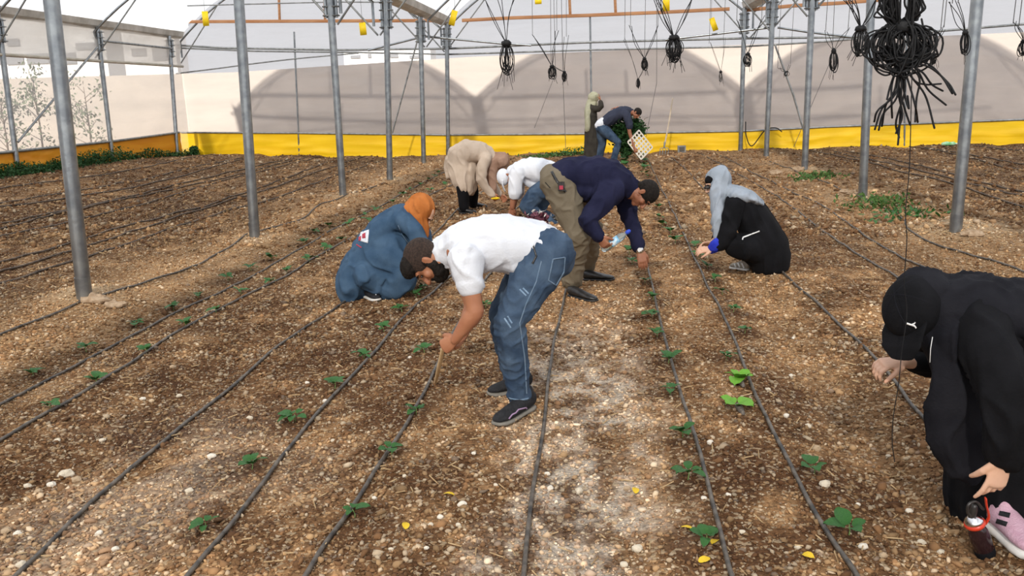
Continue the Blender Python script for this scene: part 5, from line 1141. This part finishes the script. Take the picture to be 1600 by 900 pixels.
# ---------- 6. squatting woman in black coat, grey scarf
Y = 7.85; pn = Person(G(1165, 420), 'woman in black coat and grey blue headscarf squatting at the right, planting a seedling')
q = lambda x, y, d=0: P(x, y, Y+d)
hd = q(1119, 288, -.03); f0 = nrm(V3([-.93, -.18, -.36])); u0 = V3([-.36, 0, .93])
wA = q(1112, 389, -.20); wB = q(1113, 379, .0)
pn.body([([loft([q(1200, 380), q(1175, 345), q(1150, 315), q(1135, 303)], [(.15, .13), (.15, .12), (.15, .10), (.07, .07)], (0, 1, 0)), loft([q(1135, 305), q(1124, 292)], [.055, .055], (0, 1, 0)),
           loft([q(1148, 322, -.17), q(1138, 365, -.24), wA], [.05, .042, (.029, .024)], (0, 1, 0)), loft([q(1145, 322, .15), q(1130, 362, .12), wB], [.05, .042, (.029, .024)], (0, 1, 0))], .012, 3), (head_prims(hd, f0, u0, .95), .006, 3),
         (hand_prims(wA, q(1096, 390, -.22)-wA, V3([-.1, .5, -.8]), .98, (22, 30, 20), 1, 25, .04), .0042, 2), (hand_prims(wB, q(1098, 381, -.02)-wB, V3([-.1, -.5, -.8]), .98, (22, 30, 20), -1, 25, .04), .0042, 2)], M['skin_light'])
eyes(pn, hd, f0, u0, .95)
r, f, u = frame_fu(f0, u0); fr = V3([r, f, u]); L = lambda a, b, c: hd + (r*a + f*b + u*c)*.95
pn.solid('underscarf', [ell(L(0, -.006, .060), (.078, .092, .052), fr, 18, 12)], M['black_cloth'], .008, 2)
for k in (-1, 1): v, f_ = loft([L(.034*k, .088, .008), L(.034*k, .096, .006)], [(.021, .016), (.019, .014)], r, 14); pn.put('sunglass_lens', v, f_, M['black_leather'])
v, f_ = loft([L(-.078, .02, .012), L(-.066, .078, .012), L(0, .102, .012), L(.066, .078, .012), L(.078, .02, .012)], [.004]*5, u, 6); pn.put('sunglass_frame', v, f_, M['black_leather'])
hij = [ell(L(0, -.046, .034), (.106, .108, .114), fr, 20, 14), ell(L(0, -.046, -.07), (.088, .086, .085), fr), ell(L(0, -.005, -.135), (.070, .070, .040), fr),
       loft([q(1124, 288, -.08), q(1121, 315, -.15), q(1120, 340, -.20), q(1118, 358, -.22), q(1117, 370, -.22)], [(.06, .075), (.055, .055), (.05, .05), (.035, .035), (.022, .02)], (0, 1, 0), 16),
       loft([q(1128, 296), q(1143, 302, -.02), q(1162, 305, -.02), q(1178, 311, -.03), q(1190, 318, -.04)], [(.11, .085), (.17, .070), (.20, .060), (.18, .040), (.10, .02)], (0, 1, 0), 24)]
pn.solid('headscarf', hij, M['grey_scarf'], .009, 4, fold=(0.022, 8, (-.35, 0, -1)), seed=14)
coat = [loft([q(1143, 308), q(1157, 318), q(1172, 336), q(1186, 362), q(1198, 385), q(1203, 402), q(1204, 416)], [(.13, .09), (.19, .125), (.215, .155), (.23, .175), (.25, .185), (.26, .185), (.25, .165)], (0, 1, 0), 28),
        loft([q(1190, 392, -.12), q(1165, 385, -.18), q(1148, 384, -.18)], [(.12, .13), (.11, .12), (.09, .09)], (0, 1, 0), 18), loft([q(1190, 392, .18), q(1165, 382, .22), q(1145, 382, .2)], [(.12, .13), (.11, .12), (.09, .09)], (0, 1, 0), 18),
        loft([q(1155, 380, -.15), q(1168, 392, -.1), q(1185, 405, -.05)], [(.1, .08), (.11, .08), (.14, .08)], (0, 1, 0), 18),
        loft([q(1148, 318, -.15), q(1142, 342, -.20), q(1137, 362, -.24), q(1129, 375, -.23), q(1123, 382, -.22)], [.092, .080, .070, .062, .055], (0, 1, 0), 18), loft([q(1146, 320, .15), q(1131, 360, .12), q(1122, 374, .06)], [.085, .065, .052], (0, 1, 0), 18)]
pn.solid('coat', coat, M['black_cloth'], .012, 4, fold=(0.024, 6, (-.3, 0, 1)), seed=15)
d_ = nrm(wA - q(1130, 375, -.24)); v, f_ = loft([wA-d_*.11, wA-d_*.04, wA-d_*.01], [.060, .058, .046], (0, 1, 0), 16); v = v + .005*np.sin(v[:, :1]*160); pn.put('blue_cuff', v, f_, M['blue_cuff'])
v, f_ = loft([q(1129, 336, -.10), q(1128, 344, -.12)], [.05, .045], (0, 1, 0), 12); pn.put('blue_collar', v, f_, M['blue_cuff'])
pn.ribbon('zip', 'coat', [(1160, 375), (1161, 371), (1187, 361)], 1.8, M['white_print'], .004, 20)
g = G(1170, 424); g2 = G(1134, 418); sh = shoe(pn, g, g2, .25, mat('grey_canvas', (.28, .26, .22, 1), .8, (.34, .31, .26, 1), 20, .3, 90), M['sole_white'], .085, .045, ankle=1)
for x in (1147, 1153, 1159): pn.ribbon('stripe', 'shoe', [(x, 411), (x+4, 420)], 2.0, M['white_print'], .003, 8, parent=sh)
g = q(1185, 415, .3); g[2] = ground_at(g[0], g[1]); shoe(pn, g+[.1, 0, 0], g+[-.14, 0, 0], .25, M['black_knit'], M['sole_white'], .085, .045)

# ---------- 7. woman in black cap (right foreground)
Y = 3.12; pn = Person(G(1580, 850), 'woman in black cap, black veil and robe bending at the right edge, pink shoe')
q = lambda x, y, d=0: P(x, y, Y+d)
hd = q(1437, 492, -.02); f0 = nrm(V3([-.38, -.42, -.82])); u0 = V3([-.72, -.30, .56])
wA = q(1411, 566, .16); wB = q(1568, 720, -.31)
pn.body([([loft([q(1660, 530, .05), q(1600, 505, .05), q(1540, 492, .04), q(1500, 488)], [(.12, .08), (.13, .08), (.13, .08), (.07, .07)], (0, 1, 0)), loft([q(1500, 485), q(1455, 492)], [.055, .055], (0, 1, 0)),
           loft([q(1535, 530, -.10), q(1578, 625, -.28), wB], [.045, .036, (.027, .022)], (0, 1, 0)), loft([q(1525, 500, .28), q(1500, 570, .32), wA], [.05, .042, (.028, .023)], (0, 1, 0))], .010, 4),
         (head_prims(hd, f0, u0, .96), .005, 3),
         (hand_prims(wB, q(1551, 768, -.31)-wB, V3([-.15, .95, .15]), .98, (20, 42, 30), -1, 40, .10, fing=[(6, 14, 12), (16, 26, 20), (24, 36, 26), (30, 42, 30)]), .0033, 3), (hand_prims(wA, q(1383, 568, .14)-wA, V3([.1, .3, -.95]), .92, (38, 45, 30), 1, 35, .05), .0036, 2)], M['skin_light'])
eyes(pn, hd, f0, u0, .96)
r, f, u = frame_fu(f0, u0); fr = V3([r, f, u]); L = lambda a, b, c: hd + (r*a + f*b + u*c)*.98
cap = [ell(L(0, -.012, .046), (.100, .120, .098), fr, 28, 18)]
pn.solid('cap', cap, M['black_cloth'], .006, 2)
co, nm, fc = remesh([loft([L(0, .05, .050), L(0, .095, .050), L(0, .145, .036), L(0, .180, .014)], [(.090, .010), (.092, .008), (.084, .007), (.050, .006)], r, 26, p=2.6)], .0045, 1); pn.put('cap_brim', co, fc, M['black_cloth'])
for k in range(3):
    pts_ = [L(.100*math.sin(a)*math.cos(k*PI/3), -.012+.121*math.sin(a)*math.sin(k*PI/3), .046+.099*math.cos(a)) for a in np.linspace(-1.35, 1.35, 16)]; v, f_ = loft(pts_, [.0022]*16, r, 6); pn.put('cap_seam', v, f_, M['black_scarf'])
M['cap_logo'] = M['white_print']
pn.ribbon('cap_emblem', 'cap', [(1417, 505), (1423, 507), (1429, 509), (1431, 512)], 2.2, M['white_print'], .004, 14); pn.ribbon('cap_emblem', 'cap', [(1424, 507), (1429, 505), (1430, 503)], 1.3, M['white_print'], .004, 8)
pn.ribbon('mask_cord', 'body', [(1456, 535), (1454, 560)], 1.6, M['white_print'], .01, 8)
v, f_ = loft([q(1457, 527, -.13), q(1454, 545, -.14), q(1453, 566, -.12)], [.0015]*3, (1, 0, 0), 5); pn.put('mask_loop', v, f_, M['white_print'])
pn.solid('face_mask', [ell(L(0, .066, -.066), (.052, .050, .046), fr, 18, 12)], M['black_cloth'], .006, 3)
veil = [ell(L(0, -.082, .010), (.090, .088, .098), fr, 20, 14), loft([q(1458, 490), q(1478, 484), q(1510, 482, .02), q(1550, 486, .04), q(1600, 496, .05), q(1650, 515, .05)], [(.10, .100), (.125, .115), (.18, .125), (.21, .125), (.22, .125), (.2, .12)], (0, 1, 0), 26),
        loft([q(1462, 520, -.04), q(1478, 545, -.08), q(1487, 580, -.10), q(1488, 630, -.10), q(1496, 680, -.10), q(1514, 730, -.10), q(1520, 752, -.10)], [(.05, .075), (.045, .070), (.05, .065), (.055, .090), (.05, .100), (.04, .075), (.02, .03)], (0, 1, 0), 22),
        loft([q(1484, 505, -.06), q(1487, 522, -.08), q(1492, 545, -.08)], [(.06, .06), (.07, .07), (.07, .07)], (0, 1, 0), 18)]
pn.solid('veil', veil, M['black_scarf'], .009, 5, fold=(0.020, 9, (.2, 0, -1)), seed=21)
robe = [loft([q(1498, 492, .05), q(1530, 495, .05), q(1580, 505, .05), q(1640, 530, .05), q(1690, 570, .05)], [(.11, .10), (.19, .13), (.20, .14), (.20, .15), (.2, .15)], (0, 1, 0), 26),
        loft([q(1650, 560, .05), q(1620, 620, .05), q(1590, 690, .05), q(1575, 740, .05), q(1570, 775, .07)], [(.20, .17), (.20, .17), (.20, .185), (.19, .18), (.18, .17)], (0, 1, 0), 28),
        loft([q(1540, 560, .10), q(1535, 640, .10), q(1530, 720, .10), q(1524, 780, .10), q(1520, 800, .10)], [(.12, .10), (.15, .11), (.16, .10), (.15, .095), (.14, .08)], (0, 1, 0), 22),
        loft([q(1534, 505, -.10), q(1550, 555, -.20), q(1572, 615, -.28), q(1578, 655, -.31), q(1574, 690, -.31), q(1571, 704, -.31)], [.085, .084, .078, .074, .064, .062], (0, 1, 0), 20),
        loft([q(1525, 500, .25), q(1505, 550, .30), q(1470, 568, .26), q(1432, 567, .19)], [.08, .06, .05, .042], (0, 1, 0), 16)]
pn.solid('robe', robe, M['black_cloth'], .010, 5, fold=(0.022, 7, (.1, 0, -1)), seed=22)
pn.solid('trouser_leg', [loft([q(1600, 720, -.02), q(1600, 800, -.03), q(1612, 830, -.03)], [(.10, .10), (.09, .09), (.08, .08)], (0, 1, 0), 18), loft([q(1512, 740, .12), q(1512, 790, .14)], [(.09, .07), (.09, .07)], (0, 1, 0), 18)], M['black_cloth'], .010, 3, fold=(0.011, 9, (0, 0, -1)))
g = G(1550, 828); g2 = G(1612, 872)
sh = shoe(pn, g+[0, .02, 0], g2+[0, 0, 0], .27, M['pink'], M['sole_white'], .105, .055, ankle=1, sole_h=.036)
for p_ in (((1562, 802), (1578, 806)), ((1558, 814), (1574, 820))): pn.ribbon('lace_strap', 'shoe', list(p_), 7, M['black_knit'], .004, 8, parent=sh)
g = q(1524, 800, .22); g[2] = ground_at(g[0], g[1]); shoe(pn, g+[.16, .02, 0], g+[-.05, 0, 0], .25, M['pink'], M['sole_white'], .085, .048, ankle=1)
# her bottle
bt = G(1541, 868); tp_ = P(1521, 812, bt[1]-.02); d_ = nrm(tp_-bt); Lb = np.linalg.norm(tp_-bt); root = empty('drink_bottle', bt, label='dark drink bottle with red collar and silver lid held above the pink shoe', cat='bottle')
K = lambda t: d_*t*Lb
m, n, l, bb = new_mat('smoked_plastic'); bb.inputs['Base Color'].default_value = (.035, .015, .018, 1); bb.inputs['Roughness'].default_value = .12; bb.inputs['Transmission Weight'].default_value = .35; bb.inputs['Specular IOR Level'].default_value = .5
v, f_ = loft([K(.04), K(.12), K(.5), K(.68), K(.8)], [.030, .034, .035, .033, .027], (0, 1, 0), 22); meshobj('bottle_body', v, f_, m, root)
v, f_ = loft([K(.06), K(.2)], [.0345, .0352], (0, 1, 0), 22); meshobj('base_cup', v, f_, M['black_cloth'], root)
v, f_ = loft([K(.85), K(.89), K(.94)], [.033, .036, .034], (0, 1, 0), 24, capk=.12); rc = meshobj('red_collar', v, f_, mat('red_plastic', (.62, .05, .02, 1), .3, None, 4, 0, spec=.5), root)
v, f_ = loft([K(.95), K(1.0), K(1.08)], [.032, .030, .018], (0, 1, 0), 22, capk=.3); meshobj('silver_lid', v, f_, M['chrome'], root)
v, f_ = loft([K(1.12), K(1.24)+[.01, 0, 0], K(1.36)+[.018, 0, 0]], [.014, .013, .011], (0, 1, 0), 14); meshobj('spout', v, f_, M['black_leather'], root)
lp = [K(1.0)+[.02, 0, 0], K(1.2)+[-.012, -.01, 0], K(1.45)+[.0, -.01, 0], K(1.5)+[.03, 0, 0], K(1.3)+[.045, 0, 0]]; v, f_ = loft(fine(lp, 20), [.005]*20, (0, 1, 0), 8); meshobj('carry_loop', v, f_, M['black_leather'], root)
lp = [K(.9)+[.036, 0, 0], K(1.1)+[.055, 0, 0], K(1.4)+[.06, 0, 0], K(1.6)+[.066, 0, 0]]; v, f_ = loft(fine(lp, 14), [(.009, .003)]*14, (0, 1, 0), 8); meshobj('red_strap', v, f_, rc.data.materials[0], root)

# ---------- 8. standing woman at the far end
Y = 21.4; b0 = G(924, 249); pn = Person(b0, 'woman in dark olive robe and sage headscarf standing by the far wall, hand raised')
q = lambda x, y, d=0: P(x, y, b0[1]+d)
hd = q(929, 153); f0 = nrm(V3([.8, -.45, -.15])); u0 = V3([.1, 0, 1])
wr_ = q(938, 157, -.15)
pn.body([([loft([q(924, 200), q(924, 175), q(926, 165), hd], [(.15, .11), (.16, .11), (.06, .06), .055], (0, 1, 0)), loft([q(928, 170, -.12), q(941, 166, -.2), wr_], [.05, .042, .03], (0, 1, 0))], .016, 2), (head_prims(hd, f0, u0, .95), .01, 2), (hand_prims(wr_, V3([-.1, .1, 1]), V3([-.9, .1, 0]), 1., (10, 15, 10), 1), .007, 1)], M['skin'])
pn.solid('robe', [loft([q(925, 168), q(924, 180), q(924, 200), q(924, 225), q(924, 244)], [(.17, .11), (.19, .13), (.19, .15), (.21, .17), (.22, .18)], (0, 1, 0), 20), loft([q(928, 171, -.12), q(936, 170, -.18), q(940, 166, -.2), q(939, 160, -.16)], [.085, .075, .07, .055], (0, 1, 0))], M['olive'], .018, 3, fold=(0.024, 5, (0, 0, 1)), seed=31)
pn.solid('headscarf', [ell(q(927.5, 152), (.125, .13, .125)), loft([q(923, 160), q(919, 175, -.1), q(918, 190, -.14), q(918, 202, -.14)], [(.1, .09), (.1, .085), (.09, .08), (.08, .07)], (0, 1, 0)), loft([q(927, 163), q(922, 170)], [(.14, .1), (.16, .1)], (0, 1, 0))], M['sage'], .016, 2, fold=(0.024, 6, (0, 0, 1)), seed=32)
for dx, dy in ((0, -.1), (.14, .12)):
    g = V3([b0[0]+dx-.02, b0[1]+dy, 0]); g[2] = ground_at(g[0], g[1]); shoe(pn, g+[-.06, 0, 0], g+[.18, -.08, 0], .25, M['white_cotton'], M['sole_white'], .10, .05)

# ---------- 9. far bending man with crate
b0 = G(946, 258); Y = b0[1] + .2; pn = Person(b0, 'man in dark navy shirt and jeans bending by the far wall, holding the crate')
q = lambda x, y, d=0: P(x, y, Y+d)
hd = q(995, 177, -.1); f0 = nrm(V3([.45, -.35, -.8])); u0 = V3([.75, -.1, .5])
k1, k2 = q(941, 225, .12), q(966, 223, -.15); a1 = q(936, 252, .2); a2 = q(959, 254, -.12); a1[2] = ground_at(a1[0], a1[1])+.1; a2[2] = ground_at(a2[0], a2[1])+.1
wr_ = q(991, 231, -.3); wb = q(965, 168, .12)
pn.body([([loft([q(942, 196), q(960, 182), q(976, 175), q(984, 175)], [(.15, .11), (.16, .12), (.16, .11), (.07, .07)], (0, 1, 0)), loft([q(984, 176), hd], [.06, .058], (0, 1, 0)),
           loft([q(980, 184, -.18), q(984, 208, -.25), wr_], [.052, .045, .032], (0, 1, 0)), loft([q(974, 174, .2), q(962, 172, .3), wb], [.052, .045, .032], (0, 1, 0)), loft([k1, a1], [.05, .04]), loft([k2, a2], [.05, .04])], .014, 3), (head_prims(hd, f0, u0, .98), .009, 2),
         (hand_prims(wr_, V3([.3, -.2, -.9]), V3([.3, .9, 0]), 1., thumb=1), .006, 1), (hand_prims(wb, V3([-1, -.1, -.1]), V3([0, 0, -1]), 1., (10, 15, 10), 1), .006, 1)], M['skin_dark'])
r, f, u = frame_fu(f0, u0); fr = V3([r, f, u]); L = lambda a, b, c: hd + r*a + f*b + u*c
co, nm, fc = remesh([ell(L(0, -.014, .036), (.080, .10, .090), fr)], .01, 2); pn.put('hair', co, fc, M['hair'])
M['navy_shirt'] = mat('dark_navy_jersey', (.022, .027, .048, 1), .9, (.035, .04, .066, 1), 6, .3, 40)
pn.solid('polo_shirt', [loft([q(945, 192), q(956, 184), q(968, 178), q(978, 174), q(984, 175)], [(.165, .12), (.185, .145), (.20, .155), (.17, .12), (.09, .09)], (0, 1, 0), 20), loft([q(979, 180, -.16), q(982, 189, -.2), q(984, 198, -.22)], [.095, .085, .075], (0, 1, 0)), loft([q(976, 174, .18), q(966, 172, .28)], [.09, .075], (0, 1, 0))], M['navy_shirt'], .015, 3, fold=(0.019, 6, (.5, 0, 1)), seed=34)
pn.solid('undershirt', [loft([q(938, 196), q(943, 192), q(948, 190)], [(.16, .13), (.165, .13), (.15, .12)], (0, 1, 0), 18)], M['white_cotton'], .015, 2)
h1, h2 = q(940, 203, .1), q(944, 203, -.1)
pn.solid('jeans', [loft([h1, seg(h1, k1, .5), k1, seg(k1, a1, .5), a1], [.125, .11, .085, .078, .07], (0, 1, 0)), loft([h2, seg(h2, k2, .5), k2, seg(k2, a2, .5), a2], [.125, .11, .085, .078, .07], (0, 1, 0)), loft([q(938, 199), q(944, 204)], [(.17, .12), (.17, .12)], (0, 1, 0))], M['denim'], .015, 3, fold=(0.013, 7, (0, 0, 1)), seed=35)
for a_ in (a1, a2): g = V3([a_[0], a_[1], ground_at(a_[0], a_[1])]); shoe(pn, g+[-.08, .05, 0], g+[.17, -.10, 0], .27, M['white_cotton'], M['sole_white'], .09, .05)
# crate: open lattice of white plastic, tilted
c0 = q(1000, 226, -.2); ex = nrm(q(1017, 228, -.2)-q(999, 205, -.2)); ez = nrm(q(999, 205, -.2)-q(983, 222, -.2)); ey = np.cross(ex, ez); 
Lx = np.linalg.norm(q(1017, 228)-q(999, 205))+.06; Lz = np.linalg.norm(q(1000, 205)-q(983, 224))*1.0
root = empty('plastic_crate', c0, label='white lattice plastic crate tilted in the hands of the far bending man', cat='crate')
M['crate'] = mat('white_crate_plastic', (.70, .66, .58, 1), .5, (.78, .74, .66, 1), 10, .1, 30); FR = V3([ex, ey, ez])
for sd in (-1, 1):
    for i in range(7): t = (i/6-.5); v, f_ = bx(ex*t*Lx+ey*sd*.10, (.028, .012, Lz), FR); meshobj('slat', v, f_, M['crate'], root, smooth=False)
    for i in range(6): t = (i/5-.5); v, f_ = bx(ez*t*Lz+ey*sd*.10, (Lx, .014, .028), FR); meshobj('crossbar', v, f_, M['crate'], root, smooth=False)
for sd in (-1, 1): v, f_ = bx(ez*sd*Lz/2, (Lx, .20, .014), FR); meshobj('side_wall', v, f_, M['crate'], root, smooth=False); v, f_ = bx(ex*sd*Lx/2, (.014, .20, Lz), FR); meshobj('side_wall', v, f_, M['crate'], root, smooth=False)
c1 = G(1018, 239) + V3([.1, .15, 0]); c1[2] = ground_at(c1[0], c1[1]); root = empty('red_crate', c1, label='red plastic crate on the soil behind the tilted white crate', cat='crate')
M['redp'] = mat('red_crate_plastic', (.50, .03, .03, 1), .5, (.58, .05, .04, 1), 8, .1, 20)
v, f_ = bx((0, 0, .02), (.5, .34, .03)); meshobj('base', v, f_, M['redp'], root, smooth=False)
for s_ in (-1, 1):
    v, f_ = bx((0, s_*.17, .15), (.5, .02, .05)); meshobj('rim', v, f_, M['redp'], root, smooth=False); v, f_ = bx((s_*.25, 0, .15), (.02, .34, .05)); meshobj('rim', v, f_, M['redp'], root, smooth=False)
    for k in range(6): v, f_ = bx((-.22+.088*k, s_*.17, .07), (.03, .018, .13)); meshobj('slat', v, f_, M['redp'], root, smooth=False)
v, f_ = loft([(.02, 0, 0), (.02, 0, 0.0)], [.01, .01]); 
# mass of seedlings in his hands
c2 = q(972, 214, .05); root = empty('seedling_bunch', c2, label='dark green mass of seedlings between the far man and the crate', cat='seedlings'); root['kind'] = 'stuff'
cl = [(q(967, 200, .1)-c2, .20), (q(970, 210, .1)-c2, .22), (q(974, 222, .1)-c2, .20), (q(979, 236, .05)-c2, .13), (q(991, 194, .1)-c2, .18), (q(998, 202, 0)-c2, .13), (q(983, 203, .1)-c2, .2), (q(978, 214, .1)-c2, .2)]
leafy('foliage', cl, 330, .05, M['leaf_dark'], root)
